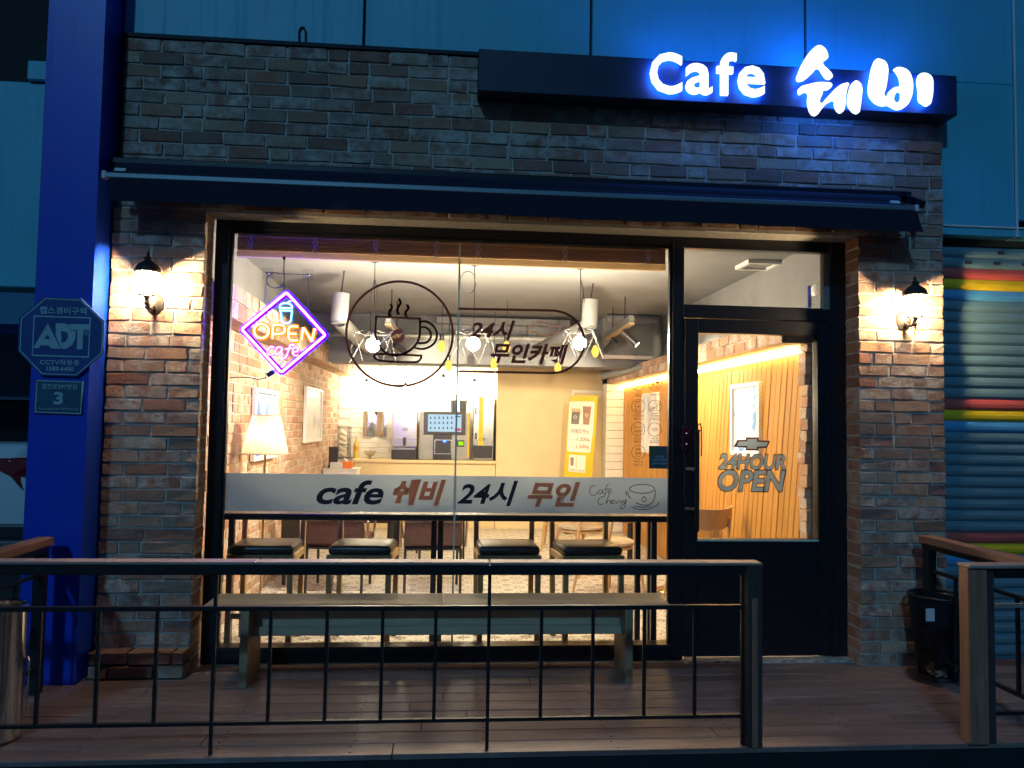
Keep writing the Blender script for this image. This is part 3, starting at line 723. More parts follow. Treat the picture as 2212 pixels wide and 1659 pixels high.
# --- lanterns
M['bulbw'] = emit('lantern_bulb', (1, .75, .44), 1250); M['lpane'] = glass('glowing_lantern_glass', .02, (.97, .95, .9), ((1, .86, .62), 4.5))  # panes emit as well, standing in for bloom from the bulb
def lantern(px, plate, label):
    c_ = at(*px, -.24); p_ = at(*plate, YB); L = thing('wall_lantern', label, 'lantern', (0, 0, 0), 'wall lanterns on the brick piers')
    x, y, z = c_; n = 6; rot = R(15)
    def hexa(r, zz): return [Vector((x+r*math.cos(rot+2*math.pi*k/n), y+r*math.sin(rot+2*math.pi*k/n), z+zz)) for k in range(n)]
    r0, r1 = .042, .066; zb, zt = -.085, .052
    A, B = hexa(r0, zb), hexa(r1, zt)
    fm = MB()
    for a, b in zip(A, B): fm.tube([a, b], .0042, 6)
    fm.tube(A, .005, 6, True); fm.tube(B, .006, 6, True); fm.build('cage', 'lampblack', L)
    for k in range(n):
        a, b, c2, d = A[k], A[(k+1) % n], B[(k+1) % n], B[k]
        ce_ = (a+b+c2+d)/4; q = [ce_+(v-ce_)*.93 for v in (a, b, c2, d)]
        MB().prism(q, (ce_-Vector((x, y, ce_.z))).normalized(), .002).build('pane', 'lpane', L)
    prof = [(.069, .052), (.072, .057), (.066, .072), (.052, .092), (.028, .108), (.020, .116), (.026, .124), (.018, .134), (.007, .142), (.011, .152), (.007, .160), (.001, .172)]
    MB().lathe(prof, 24, c_).build('roof', 'lampblack', L, smooth=True)
    MB().lathe([(.0, -.165), (.006, -.158), (.010, -.150), (.006, -.142), (.014, -.128), (.008, -.116), (.012, -.100), (.020, -.092), (.022, -.088)], 18, c_, False).build('base_cup', 'lampblack', L, smooth=True)
    MB().lathe([(.006, -.08), (.02, -.068), (.034, -.045), (.034, -.012), (.02, .012), (.004, .022)], 14, c_).build('bulb', 'bulbw', L, smooth=True)
    arm = MB().tube([(p_.x, YB-.015, p_.z-.01), (p_.x+(x-p_.x)*.3, YB-.06, p_.z-.045), (p_.x+(x-p_.x)*.75, y+.03, p_.z-.045), (x, y, z-.10)], .011, 10); arm.build('arm', 'lampblack', L, smooth=True)
    pl_ = MB(); prof = [(.052, 0), (.052, .006), (.044, .014), (.024, .030), (.012, .036)]
    nn = 20; vs = []; fs = []
    for r_, d in prof: vs += [Vector((p_.x+r_*math.cos(2*math.pi*k/nn), YB-.004-d, p_.z+1.25*r_*math.sin(2*math.pi*k/nn))) for k in range(nn)]
    for i in range(len(prof)-1): fs += [(i*nn+k, i*nn+(k+1) % nn, (i+1)*nn+(k+1) % nn, (i+1)*nn+k) for k in range(nn)]
    fs.append(tuple((len(prof)-1)*nn+k for k in range(nn)))
    pl_.add(vs, fs).build('wall_plate', 'lampblack', L, smooth=True)
    return L
lantern((318, 606), (335, 655), 'black six sided wall lantern lit on the pier beside the blue pillar')
lantern((1977, 655), (1951, 692), 'black six sided wall lantern lit on the pier beside the striped shutter')

# --- security sign and address plate on the pillar
YP = -.272
def A1(x, y): return (x*500/1382*.54861, (1100+y*600/1659)*.54861)
M['signblue'] = plain('sign_blue', (.015, .06, .26), .5); M['signline'] = plain('reflective_print', (.38, .58, .62), .4)
ad = thing('security_sign', 'blue octagonal security sign with white border on the blue pillar', 'sign')
oc = [A1(*p) for p in ((490, 190), (885, 208), (1140, 455), (1125, 810), (840, 1058), (450, 1045), (198, 780), (215, 420))]
link('board', shape_mesh([oc], YP-.012, .012), 'signblue', ad)
cxo = sum(p[0] for p in oc)/8; cyo = sum(p[1] for p in oc)/8
def sc(lp, s_): return [(cxo+(x-cxo)*s_, cyo+(y-cyo)*s_) for x, y in lp]
YA = YP-.0195
link('border', shape_mesh([sc(oc, .97), sc(oc, .945)], YA, .001), 'signline', ad)
sq = [A1(*p) for p in ((368, 393), (990, 412), (968, 853), (345, 833))]; sq2 = [A1(*p) for p in ((380, 408), (976, 426), (956, 838), (358, 819))]
link('inner_border', shape_mesh([sq, sq2], YA, .001), 'signline', ad)
for lp in ([((520, 478), (660, 755), (555, 752), (532, 720), (440, 716), (425, 748), (362, 748)), ((520, 600), (545, 650), (485, 650))],
           [((607, 478), (700, 480), (760, 500), (760, 556), (825, 560), (822, 640), (790, 710), (720, 757), (668, 752), (607, 610)), ((665, 560), (730, 575), (745, 620), (715, 680), (668, 690))],
           [((762, 485), (975, 490), (972, 552), (908, 552), (898, 762), (836, 762), (842, 552), (762, 550))]):
    link('logo_letter', shape_mesh([[A1(*p) for p in l] for l in lp], YA, .001), 'signline', ad)
def A1b(b): (x0, y0), (x1, y1) = A1(b[0], b[1]), A1(b[2], b[3]); return (x0, y0, x1, y1)
text('®', A1b((915, 562, 960, 610)), YA, 'signline', ad, bold=0)
text('캡스경비구역', A1b((433, 300, 942, 380)), YA, 'signline', ad, bold=.02)
text('CCTV작동중', A1b((435, 872, 865, 935)), YA, 'signline', ad, bold=.015)
text('1588-6400', A1b((508, 948, 800, 998)), YA, 'signline', ad, bold=.02)
ap = thing('address_plate', 'small rectangular street address plate numbered 3 below the security sign', 'plate')
sq = [A1(*p) for p in ((392, 1090), (908, 1108), (888, 1472), (374, 1455))]
M['plateteal'] = plain('plate_teal', (.02, .10, .17), .5)
link('board', shape_mesh([sq], YP-.006, .008), 'plateteal', ap); YQ = YP-.0115
link('border', shape_mesh([[A1(*p) for p in ((398, 1096), (902, 1114), (883, 1467), (379, 1449))], [A1(*p) for p in ((408, 1108), (890, 1124), (873, 1456), (390, 1439))]], YQ, .001), 'signline', ap)
text('염전로397번길', A1b((455, 1138, 838, 1195)), YQ, 'signline', ap, bold=.01)
text('3', A1b((585, 1225, 688, 1362)), YQ, 'signline', ap, bold=.03)
text('Yeomjeon-ro 397beon-gil', A1b((415, 1396, 852, 1428)), YQ, 'signline', ap, bold=.0)

# ==================================================================== ON THE DECK
# --- front railing
YR = -1.2; RX1 = 1.477
fr = thing('front_railing', 'timber capped black metal railing along the front edge of the deck', 'railing')
for a, b in ((-2.6, -.83), (-.828, .205), (.207, RX1)):
    MB().box(a, b-.001, YR-.045, YR+.045, .829, .843).build('cap_rail', 'railwood', fr, .004, 1)
MB().box(-2.6, RX1-.08, YR-.038, YR+.03, .785, .8285).build('top_tube', 'black', fr, .003, 1)
MB().box(-2.6, RX1-.08, YR-.012, YR+.012, .622, .642).build('mid_bar', 'black', fr, .002, 1)
MB().box(-2.6, RX1-.08, YR-.012, YR+.012, .125, .141).build('bottom_bar', 'black', fr, .002, 1)
for k, x in enumerate((-2.24, -1.99, -1.745, -1.5, -1.253, -1.007, -.765, -.518, -.272, -.034, .207, .448, .687, .928, 1.166, 1.395)):
    full = k in (1, 5, 10, 15)
    MB().box(x-.0075, x+.0075, YR-.0075, YR+.0075, 0 if full else .141, .7845 if full else .622).build('post' if full else 'baluster', 'black', fr)
MB().box(RX1-.072, RX1, YR-.04, YR+.042, -.0, .8285).build('end_post', 'darkpost', fr, .004, 1)
MB().box(RX1-.052, RX1-.024, YR-.0475, YR-.0405, .0, .68).build('post_facing', 'postwood', fr, .002, 1)

# --- right front railing
rr = thing('front_railing', 'short timber capped railing with a brown end post on the shutter side of the gap', 'railing')
MB().box(2.47, 4.4, YR-.075, YR+.02, .822, .838).build('cap_rail', 'railwood', rr, .004, 1)
MB().box(2.474, 2.57, YR-.06, YR+.015, 0, .8215).build('end_post', 'postwood', rr, .005, 1)
MB().box(2.5705, 2.615, YR-.045, YR+.01, 0, .8215).build('side_post', 'darkpost', rr, .003, 1)
MB().box(2.616, 4.4, YR-.055, YR, .775, .8215).build('top_tube', 'black', rr)
MB().box(2.616, 4.4, YR-.03, YR-.01, .63, .648).build('mid_bar', 'railwood', rr)
MB().box(2.616, 4.4, YR-.03, YR-.01, .125, .141).build('bottom_bar', 'black', rr)
for x in (2.86, 3.1): MB().box(x-.0075, x+.0075, YR-.028, YR-.012, .141, .63).build('baluster', 'black', rr)

# --- side railings running from the wall to the front
def side_rail(name, label, x, y0, y1, zt, cross=True):
    t = thing(name, label, 'railing')
    MB().box(x-.045, x+.045, y0, y1, zt-.045, zt).build('cap_rail', 'railwood_y', t, .005, 1)
    MB().box(x-.02, x+.02, y0, y1, zt-.08, zt-.0455).build('top_tube', 'black', t)
    for zz in (.62, .13): MB().box(x-.012, x+.012, y0+.02, y1, zz, zz+.018).build('bar', 'black', t)
    y = y1-.04; k = 0
    while y > y0:
        w_ = .03 if k % 4 == 0 else .009
        MB().box(x-w_*.8, x+w_*.8, y-w_, y+w_, 0 if k % 4 == 0 else .149, zt-.0805 if k % 4 == 0 else .62).build('post' if k % 4 == 0 else 'baluster', 'black', t)
        y -= .24; k += 1
side_rail('side_railing', 'timber capped side railing ending at the blue pillar', -2.15, -1.6, -.36, .82)
side_rail('side_railing', 'timber capped side railing ending at the brick pier behind the waste basket', 2.92, -1.12, -.24, .835)

# --- bench
be = thing('bench', 'long plain wooden bench below the shop window', 'bench')
BX0, BX1, BY0, BY1, BZ = -1.312, 1.300, -.352, -.062, .45
MB().box(BX0, -.0012, BY0, BY1, BZ-.026, BZ).build('seat_plank', 'benchwood', be, .004, 1)
MB().box(.0012, BX1, BY0, BY1, BZ-.026, BZ).build('seat_plank', 'benchwood', be, .004, 1)
for x in (-1.087, 1.06): MB().box(x-.022, x+.022, BY0-.012, BY1, 0.001, BZ-.0265).build('leg', 'benchleg', be, .003, 1)
MB().box(-1.064, 1.037, -.225, -.2, .30, BZ-.027).build('apron', 'benchwood', be, .003, 1)
MB().box(-1.064, 1.037, -.26, -.226, .255, .305).build('stretcher', 'benchwood', be, .003, 1)

# --- steel ash bin, waste basket
ab = thing('ash_bin', 'polished steel cylindrical ash bin at the corner of the deck', 'bin', (0, 0, 0))
ac = (-2.045, -.985, 0); ar = .125
MB().lathe([(ar-.012, .0), (ar, .008), (ar, .575), (ar+.006, .58), (ar+.006, .595), (ar-.006, .6), (ar-.012, .595), (ar-.014, .565), (0.001, .56)], 40, ac, False).build('body', 'chrome', ab, smooth=True)
MB().lathe([(.001, .568), (ar-.016, .566), (ar-.016, .561), (.001, .561)], 28, ac, False).build('ash_tray', 'darkplastic', ab)
random.seed(9)
mm = MB()
for k in range(26):
    a, r_ = random.uniform(0, 6.3), random.uniform(.01, .09); p = Vector((ac[0]+r_*math.cos(a), ac[1]+r_*math.sin(a), .572)); d = Vector((random.uniform(-1, 1), random.uniform(-1, 1), random.uniform(0, .5)))*.016
    mm.tube([p, p+d], .004, 6)
bo = mm.build('cigarette_butt_litter', 'white', ab); bo['kind'] = 'stuff'
MB().tube([(ac[0]+ar+.004, ac[1]+.03, .36), (ac[0]+ar+.012, ac[1]+.03, .34), (ac[0]+ar+.012, ac[1]+.03, .08)], .004, 6).build('chain', 'steel', ab)

wb = thing('waste_basket', 'black wire waste basket with litter inside beside the brick pier', 'basket')
wc = (2.955, -.30, 0)
def wpos(a, t): r_ = .105+.052*t; return Vector((wc[0]+r_*math.cos(a), wc[1]+r_*math.sin(a), .012+.465*t))
wm = MB()
for k in range(56):
    a = 2*math.pi*k/56; wm.tube([wpos(a, t) for t in (0, .5, 1)], .0016, 4)
for t in [j/24 for j in range(25)]:
    wm.tube([wpos(2*math.pi*k/28, t) for k in range(28)], .0016, 4, True)
wo_ = wm.build('wire_mesh', 'bin', wb)
MB().tube([wpos(2*math.pi*k/32, 1.02) for k in range(32)], .008, 8, True).build('rim', 'bin', wb, smooth=True)
MB().lathe([(.108, .0), (.112, .008), (.108, .022), (.0, .022)], 28, wc, False).build('base', 'bin', wb, smooth=True)
bag = MB().lathe([(.09, .03), (.118, .15), (.135, .3), (.148, .455), (.150, .468)], 28, wc, False)
bag.build('bin_liner', plain('dark_bin_liner', (.012, .012, .03), .3, 0, .3, 20, .5), wb, smooth=True)
for k in range(7):
    a = random.uniform(3.6, 5.8); bmx = bmesh.new(); bmesh.ops.create_icosphere(bmx, subdivisions=2, radius=.032)
    for v in bmx.verts: v.co *= random.uniform(.7, 1.25)
    me = bpy.data.meshes.new('crumpled_paper'); bmx.to_mesh(me); bmx.free()
    link('crumpled_paper', me, M['trash'] if k % 2 else plain('dull_wrapper', (.22, .12, .08), .7, 0, .3, 12, .4), wb, (wc[0]+.085*math.cos(a), wc[1]+.085*math.sin(a), .05+.02*(k % 3)))
p0 = at(2008, 1328, -.455)
MB().box(p0.x-.026, p0.x+.026, -.462, -.459, p0.z-.036, p0.z+.036).build('paper_note', 'white', wb)

# --- parked car (only its tail shows)
car = thing('parked_car', 'white car parked beyond the blue pillar, tail towards the street', 'car', (-4.92, 3.3, -.16))
def loft(secs):
    m = MB(); n = len(secs[0]); vs = [v for s_ in secs for v in s_]; fs = []
    for i in range(len(secs)-1): fs += [(i*n+k, i*n+(k+1) % n, (i+1)*n+(k+1) % n, (i+1)*n+k) for k in range(n)]
    fs += [tuple(range(n-1, -1, -1)), tuple((len(secs)-1)*n+k for k in range(n))]
    return m.add(vs, fs)
def sec(y, hw, zb, zs, zt, tw):
    return [Vector(p) for p in ((-hw*.92, y, zb), (hw*.92, y, zb), (hw, y, zb+.15), (hw, y, zs-.12), (hw*.95, y, zs), (tw, y, zt), (-tw, y, zt), (-hw*.95, y, zs), (-hw, y, zs-.12), (-hw, y, zb+.15))]
cb_ = loft([sec(0, .80, .32, .80, .98, .6), sec(.12, .88, .24, .92, 1.10, .70), sec(.45, .91, .2, .98, 1.12, .74), sec(1.0, .92, .2, 1.0, 1.10, .76), sec(3.2, .92, .2, 1.0, 1.06, .76), sec(4.2, .88, .2, .86, .92, .66), sec(4.55, .74, .28, .66, .72, .5)])
cb_.build('body', 'carwhite', car, .03, 3, True)
loft([[Vector(p) for p in ((-.72, .32, 1.09), (.72, .32, 1.09), (.6, .95, 1.47), (-.6, .95, 1.47))], [Vector(p) for p in ((-.74, 1.2, 1.08), (.74, 1.2, 1.08), (.6, 1.2, 1.5), (-.6, 1.2, 1.5))], [Vector(p) for p in ((-.76, 2.2, 1.08), (.76, 2.2, 1.08), (.6, 2.1, 1.49), (-.6, 2.1, 1.49))], [Vector(p) for p in ((-.74, 3.2, 1.05), (.74, 3.2, 1.05), (.62, 2.6, 1.4), (-.62, 2.6, 1.4))]]).build('cabin_glass', 'carglass', car, .01, 1)
MB().add([(-.6, .93, 1.478), (.6, .93, 1.478), (.6, 2.5, 1.50), (-.6, 2.5, 1.50), (-.58, .95, 1.51), (.58, .95, 1.51), (.58, 2.45, 1.53), (-.58, 2.45, 1.53)], [(0, 3, 2, 1), (4, 5, 6, 7), (0, 1, 5, 4), (1, 2, 6, 5), (2, 3, 7, 6), (3, 0, 4, 7)]).build('roof', 'carwhite', car, .01, 2)
M['tail'] = plain('dark_red_lens', (.22, .01, .014), .12)
for s_ in (-1, 1):
    MB().prism([(s_*.30, -.018, .98), (s_*.86, .03, 1.0), (s_*.90, .06, .86), (s_*.76, .0, .70), (s_*.62, -.018, .84)], (0, 1, 0), .06).build('tail_light', 'tail', car, .008, 1)
    for yy in (.85, 3.65):
        wl = MB().lathe([(.2, -.1), (.31, -.1), (.33, -.06), (.33, .06), (.31, .1), (.2, .1)], 28).mesh('wheel')
        for v in wl.vertices: v.co = (s_*.82+v.co.z, yy+v.co.x, .33+v.co.y)
        wh = link('wheel', wl, 'tyre', car)
        rm = MB().lathe([(.0, -.08), (.2, -.08), (.21, 0), (.2, .08), (0, .08)], 20, (0, 0, 0), False).mesh('rim')
        for v in rm.vertices: v.co = (s_*.82+v.co.z, yy+v.co.x, .33+v.co.y)
        link('rim', rm, 'steel', wh)
MB().box(-.25, .25, -.03, .02, .62, .73).build('number_plate', 'white', car)
MB().box(-.8, .8, -.045, .05, .34, .46).build('bumper_insert', 'darkplastic', car, .02, 2)
local(car); car.scale = (1, 1, 1.22)
for c_ in car.children:
    for d in c_.children: d.matrix_parent_inverse = Matrix()

# ==================================================================== STICKERS ON THE GLASS
YD = .1243
bn = thing('window_banner', 'wide frosted strip across the window lettered with the cafe name', 'banner')
MB().box(GX0+.002, XJ-.007, YD, YD+.001, .909, 1.140).build('vinyl_strip', 'banner', bn); MB().box(XJ+.007, GX1-.002, YD, YD+.001, .909, 1.138).build('vinyl_strip', 'banner', bn)
YT = YD-.0012
M['outline'] = vinyl('white_outline_vinyl', (.95, .95, .93), .9)
for s_, bx, mt in (('cafe', (684, 1037, 829, 1090), 'decal_black'), ('쉐비', (848, 1036, 963, 1092), 'decal_brown'), ('24시', (988, 1038, 1119, 1093), 'decal_black'), ('무인', (1139, 1041, 1253, 1095), 'decal_brown')):
    text(s_, bx, YT, mt, bn, 'lettering', .024 if s_ in ('cafe', '24시') else .04, .28, .0006)
    if mt == 'decal_brown': text(s_, (bx[0]-2, bx[1]-2, bx[2]+2, bx[3]+2), YT+.0006, 'outline', bn, 'letter_outline', .065, .28, .0003)
def K5(p): return (737.3+p[0]/3, 553+p[1]/3)
def K5l(ls, k=6): return [[tuple(q) for q in smooth_line([K5(p) for p in l], k)] for l in ls]
strokes(K5l([[(1645,1490),(1625,1490),(1610,1515),(1615,1545),(1640,1550),(1660,1530)], [(1690,1515),(1670,1520),(1668,1540),(1682,1540),(1695,1518),(1696,1540),(1705,1538)], [(1730,1480),(1718,1495),(1712,1540),(1702,1560)], [(1705,1512),(1728,1508)], [(1730,1528),(1748,1522),(1742,1508),(1728,1520),(1732,1540),(1752,1534)],
   [(1700,1560),(1678,1565),(1664,1590),(1672,1610),(1700,1605)], [(1735,1548),(1722,1580),(1716,1605),(1728,1585),(1742,1585),(1744,1605)], [(1752,1596),(1768,1590),(1762,1580),(1750,1590),(1754,1606),(1770,1602)], [(1778,1585),(1786,1604),(1800,1582)], [(1808,1584),(1812,1602),(1826,1584)], [(1826,1584),(1832,1602),(1845,1578),(1836,1625),(1818,1640),(1808,1625),(1845,1600)]]), 1.3, YT, 'decal_black', bn, 'script_lettering')
strokes([[tuple(q) for q in arc(1387, 1056, 27, 9.5, 0, 360, 32)]]+K5l([[(2035,1520),(2030,1570),(2005,1605),(1960,1615),(1910,1600)], [(1880,1625),(1920,1640),(1990,1640),(2045,1615),(2055,1595)], [(1945,1580),(1960,1560),(1975,1575),(1965,1592),(1948,1588)], [(1855,1525),(1862,1555),(1875,1570)], [(1842,1525),(1848,1550)], [(1900,1620),(1960,1628),(2010,1618)]]), 1.6, YT, 'decal_black', bn, 'cup_drawing')

cs = thing('cup_sticker', 'dark round line drawing of a steaming coffee cup on the window', 'sticker')
link('ring', shape_mesh([arc(863, 721, 117.5, 115.5, 0, 360, 72)[:-1], arc(863, 721, 112.5, 110.5, 0, 360, 72)[:-1]], YD, .001), 'decal', cs)
def K6(p): return (713.2+p[0]*.1488, 576+p[1]*.1488)
def K6s(l, k=6): return [tuple(q) for q in smooth_line([K6(p) for p in l], k)]
strokes([[K6((665, 725)), K6((1305, 755))], K6s([(1305,755),(1303,900),(1298,1000),(1265,1100),(1190,1190),(1100,1250),(1000,1285),(880,1290)]), K6s([(668,725),(655,900),(665,1040),(700,1130),(770,1220),(860,1280)]),
         K6s([(690,1268),(900,1275),(1100,1280),(1325,1292)], 3), K6s([(1325,1292),(1312,1340),(1255,1382),(1100,1385),(900,1380),(740,1365),(660,1335),(640,1290),(690,1268)]),
         K6s([(1312,800),(1400,798),(1480,845),(1538,925),(1548,1015),(1515,1105),(1440,1165),(1340,1195),(1235,1180)]), K6s([(1318,880),(1390,885),(1450,945),(1460,1025),(1400,1100),(1285,1112)])], 4.6, YD, 'decal', cs, 'cup_outline')
for l in ([(880,548),(896,595),(862,645),(856,685),(870,722)], [(1000,472),(1020,525),(988,590),(976,640),(994,688)], [(1120,558),(1136,603),(1102,652),(1097,692),(1112,730)]): strokes([K6s(l)], 5, YD, 'decal', cs, 'steam')
for l in ([(880,1022),(892,962),(950,915),(1048,908),(1056,938),(1030,968),(960,980),(912,1000)], [(908,1072),(940,1042),(1000,1027),(1080,987),(1082,1030),(1040,1088),(972,1110),(920,1102)]): link('bean_half', shape_mesh([[K6(p) for p in l]], YD, .001, True, True), 'decal_red', cs)

os_ = thing('opening_sticker', 'dark rounded outline sticker reading 24-hour unmanned cafe on the window', 'sticker')
strokes([[(992, 667), (1200, 671)]+arc(1195, 738.5, 67, 67, -85, 90, 20)+[(1195, 806), (992, 802)]], 5, YD, 'decal', os_, 'outline')
text('24시', (1014, 691, 1113, 733), YD, 'decal', os_, bold=.03, shear=.28); text('무인카페', (1059, 742, 1228, 786), YD, 'decal', os_, bold=.036, shear=.28)
def bow(x0, y0, x1, y1):
    pts = ((870,330),(915,248),(1015,245),(1015,217),(1168,217),(1168,252),(1307,258),(1265,345),(1168,345),(1165,375),(1013,372),(1013,340))
    return [(x0+(x-870)/437*(x1-x0), y0+(y-217)/158*(y1-y0)) for x, y in pts]
def inset(lp, k): 
    cx, cy = sum(p[0] for p in lp)/len(lp), sum(p[1] for p in lp)/len(lp); 
    return [(x-k*math.copysign(1, x-cx)*(1.5 if abs(x-cx) > 25 else 1), y-k*math.copysign(1, y-cy)) for x, y in lp]
b_ = bow(1134, 695, 1215, 727); link('bow_tie_emblem', shape_mesh([b_, inset(b_, 4)], YD, .001), vinyl('pale_tan_vinyl', (.62, .46, .34), .3), os_)

# pictogram stickers
def icon(cx, cy, label, name, draw, txt):
    t = thing(name, label, 'sticker', (0, 0, 0), 'pictogram stickers on the window')
    link('ring', shape_mesh(ring_loops(cx, cy, 15.2, 1.0, 40), YD, .001), 'decal_sepia', t)
    if draw: strokes([[(cx+x, cy+y) for x, y in l] for l in draw], .95, YD, 'decal_sepia', t, 'pictogram')
    for s_, bx in txt:
        if s_ == '-': strokes([[(bx[0], bx[1]), (bx[2], bx[1])]], .6, YD, 'decal_sepia', t, 'rule')
        else: text(s_, bx, YD, 'decal_sepia', t, bold=.008)
    return t
M['decal_sepia'] = plain('sepia_vinyl', (.10, .05, .015), .55)
def K8(a, b, c_, d): return (1207+a*.1521, 790+b*.1521, 1207+c_*.1521, 790+d*.1521)
icon(1379.7, 829, 'round sepia sticker of a security camera on the window', 'camera_sticker', [[(-6, 6), (-3, 0), (8, -3), (10, 1), (-1, 5), (-3, 8), (-6, 6)], [(3, 6), (6, 9), (12, 8)]], [('CCTV', K8(1083, 367, 1182, 395)), ('-', K8(1078, 402, 1186, 402)), ('작동중', K8(1080, 412, 1185, 442))])
icon(1415.4, 829, 'round sepia sticker reading 24 HOURS on the window', 'hours_sticker', None, [('24', K8(1312, 200, 1428, 272)), ('-', K8(1300, 283, 1440, 283)), ('HOURS', K8(1310, 292, 1428, 325)), ('24시오픈', K8(1295, 385, 1440, 420))])
icon(1379.0, 877.5, 'round sepia sticker of a charging phone on the window', 'charging_sticker', [[(-6, -10), (6, -10), (6, 10), (-6, 10), (-6, -10)], [(-2.5, -9), (2.5, -9)], [(1.5, -4), (-2, 1), (2, 0), (-1.5, 5)]], [('CHARGING', K8(1055, 690, 1205, 711)), ('-', K8(1060, 722, 1200, 722)), ('충전가능', K8(1062, 738, 1192, 770))])
icon(1414.9, 879, 'round sepia sticker of crossed out food and drink on the window', 'no_food_sticker', [[(-12, 8), (11, -6)], [(4, -7), (10, -7), (9.5, 8), (4.5, 8), (4, -7)], [(6, -9), (9, -12), (11, -12)], [(-11, 4), (-10, 1), (-6, 0), (-2, 1), (-1, 4), (-11, 4)], [(-10, 8), (-1, 8)]], [('NO FOOD', K8(1300, 700, 1430, 722)), ('-', K8(1288, 733, 1443, 733)), ('외부음식금지', K8(1300, 745, 1445, 778))])
icon(1378.2, 927, 'round sepia sticker of an air conditioner on the window', 'cooling_sticker', [[(-9, -4), (9, -4), (9, 5), (-9, 5), (-9, -4)], [(-7, 2.5), (7, 2.5)], [(-5, 7), (-5, 11)], [(0, 7), (0, 11)], [(5, 7), (5, 11)], [(-8, -9), (-6, -7)], [(8, -9), (6, -7)]], [('COOLING', K8(1062, 1020, 1185, 1042)), ('-', K8(1065, 1055, 1190, 1055)), ('냉방중', K8(1070, 1068, 1172, 1100))])
icon(1414.2, 928, 'round sepia sticker of a wireless signal on the window', 'wireless_sticker', [arc(0, 5, 8.5, 8.5, 215, 325, 10), arc(0, 5, 5.8, 5.8, 215, 325, 8), arc(0, 5, 3.2, 3.2, 215, 325, 6), [(-.6, 5), (.6, 5)]], [('WI-FI', K8(1320, 1025, 1405, 1048)), ('-', K8(1290, 1060, 1430, 1060)), ('와이파이', K8(1290, 1072, 1432, 1105))])
icon(1379.0, 977, 'round sepia sticker of a takeaway cup on the window', 'takeaway_sticker', [[(-5.5, -5), (5.5, -5), (4, 9), (-4, 9), (-5.5, -5)], [(-6, -7), (6, -7)], [(-4, -9), (4, -9)], [(-5, 1), (5, 1)], [(-4.8, 3), (4.8, 3)]], [('TAKE OUT', K8(1062, 1347, 1200, 1368)), ('-', K8(1065, 1380, 1200, 1380)), ('포장가능', K8(1062, 1395, 1195, 1425))])
ns = thing('notice_sticker', 'dark square notice stuck on the window beside the door', 'sticker')
link('sheet', shape_mesh([[(1402, 963), (1442, 964), (1442, 1012.5), (1402, 1012)]], YD, .001), plain('slate_notice', (.09, .11, .15), .5), ns)
link('corner_print', shape_mesh([[(1402, 963), (1416, 963.3), (1422, 977), (1402, 994)]], YT, .0006), plain('olive_print', (.10, .14, .07), .5), ns)
link('corner_print', shape_mesh([[(1408, 1012), (1422, 997), (1436, 1012.3)]], YT, .0006), plain('green_print', (.02, .09, .09), .5), ns)
for yy in (984, 991, 999): text('24시간 무인운영', (1410 if yy > 985 else 1414, yy, 1440 if yy > 985 else 1434, yy+4.5), YT-.0007, M['plateline'] if 'plateline' in M else 'signline', ns, bold=.02, t=.0005)

# door stickers
YDD = YG-.0235
def KD(p): return (1426.4+p[0]*.1819, 905.2+p[1]*.1819)
ds = thing('door_emblem_sticker', 'grey bow tie shaped emblem sticker on the door glass', 'sticker')
o_ = [KD(p) for p in ((870,330),(915,248),(1015,245),(1015,217),(1168,217),(1168,252),(1307,258),(1265,345),(1168,345),(1165,375),(1013,372),(1013,340))]
i_ = [KD(p) for p in ((905,318),(930,268),(1030,265),(1030,237),(1147,237),(1147,272),(1280,275),(1255,325),(1147,325),(1147,355),(1032,352),(1032,320))]
link('emblem_edge', shape_mesh([o_, i_], YDD, .001), 'decal_red', ds); link('emblem', shape_mesh([i_], YDD-.0012, .0008), 'decal_grey', ds)
d2 = thing('door_hours_sticker', 'grey slanted 24 HOUR OPEN sticker on the door glass', 'sticker')
M['decal_umber'] = vinyl('umber_vinyl', (.20, .10, .06), .6)
def KDb(b): (x0, y0), (x1, y1) = KD(b[:2]), KD(b[2:]); return (x0, y0, x1, y1)
text('24HOUR', KDb((692, 420, 1490, 598)), YDD-.0012, 'decal_grey', d2, bold=.028, shear=.2, t=.0006); text('OPEN', KDb((690, 607, 1482, 862)), YDD-.0012, 'decal_grey', d2, bold=.03, shear=.2, t=.0006)
text('24HOUR', KDb((680, 408, 1500, 608)), YDD-.0005, 'decal_umber', d2, 'letter_outline', .03, .2, .0006, .024); text('OPEN', KDb((676, 596, 1496, 873)), YDD-.0005, 'decal_umber', d2, 'letter_outline', .032, .2, .0006, .020)

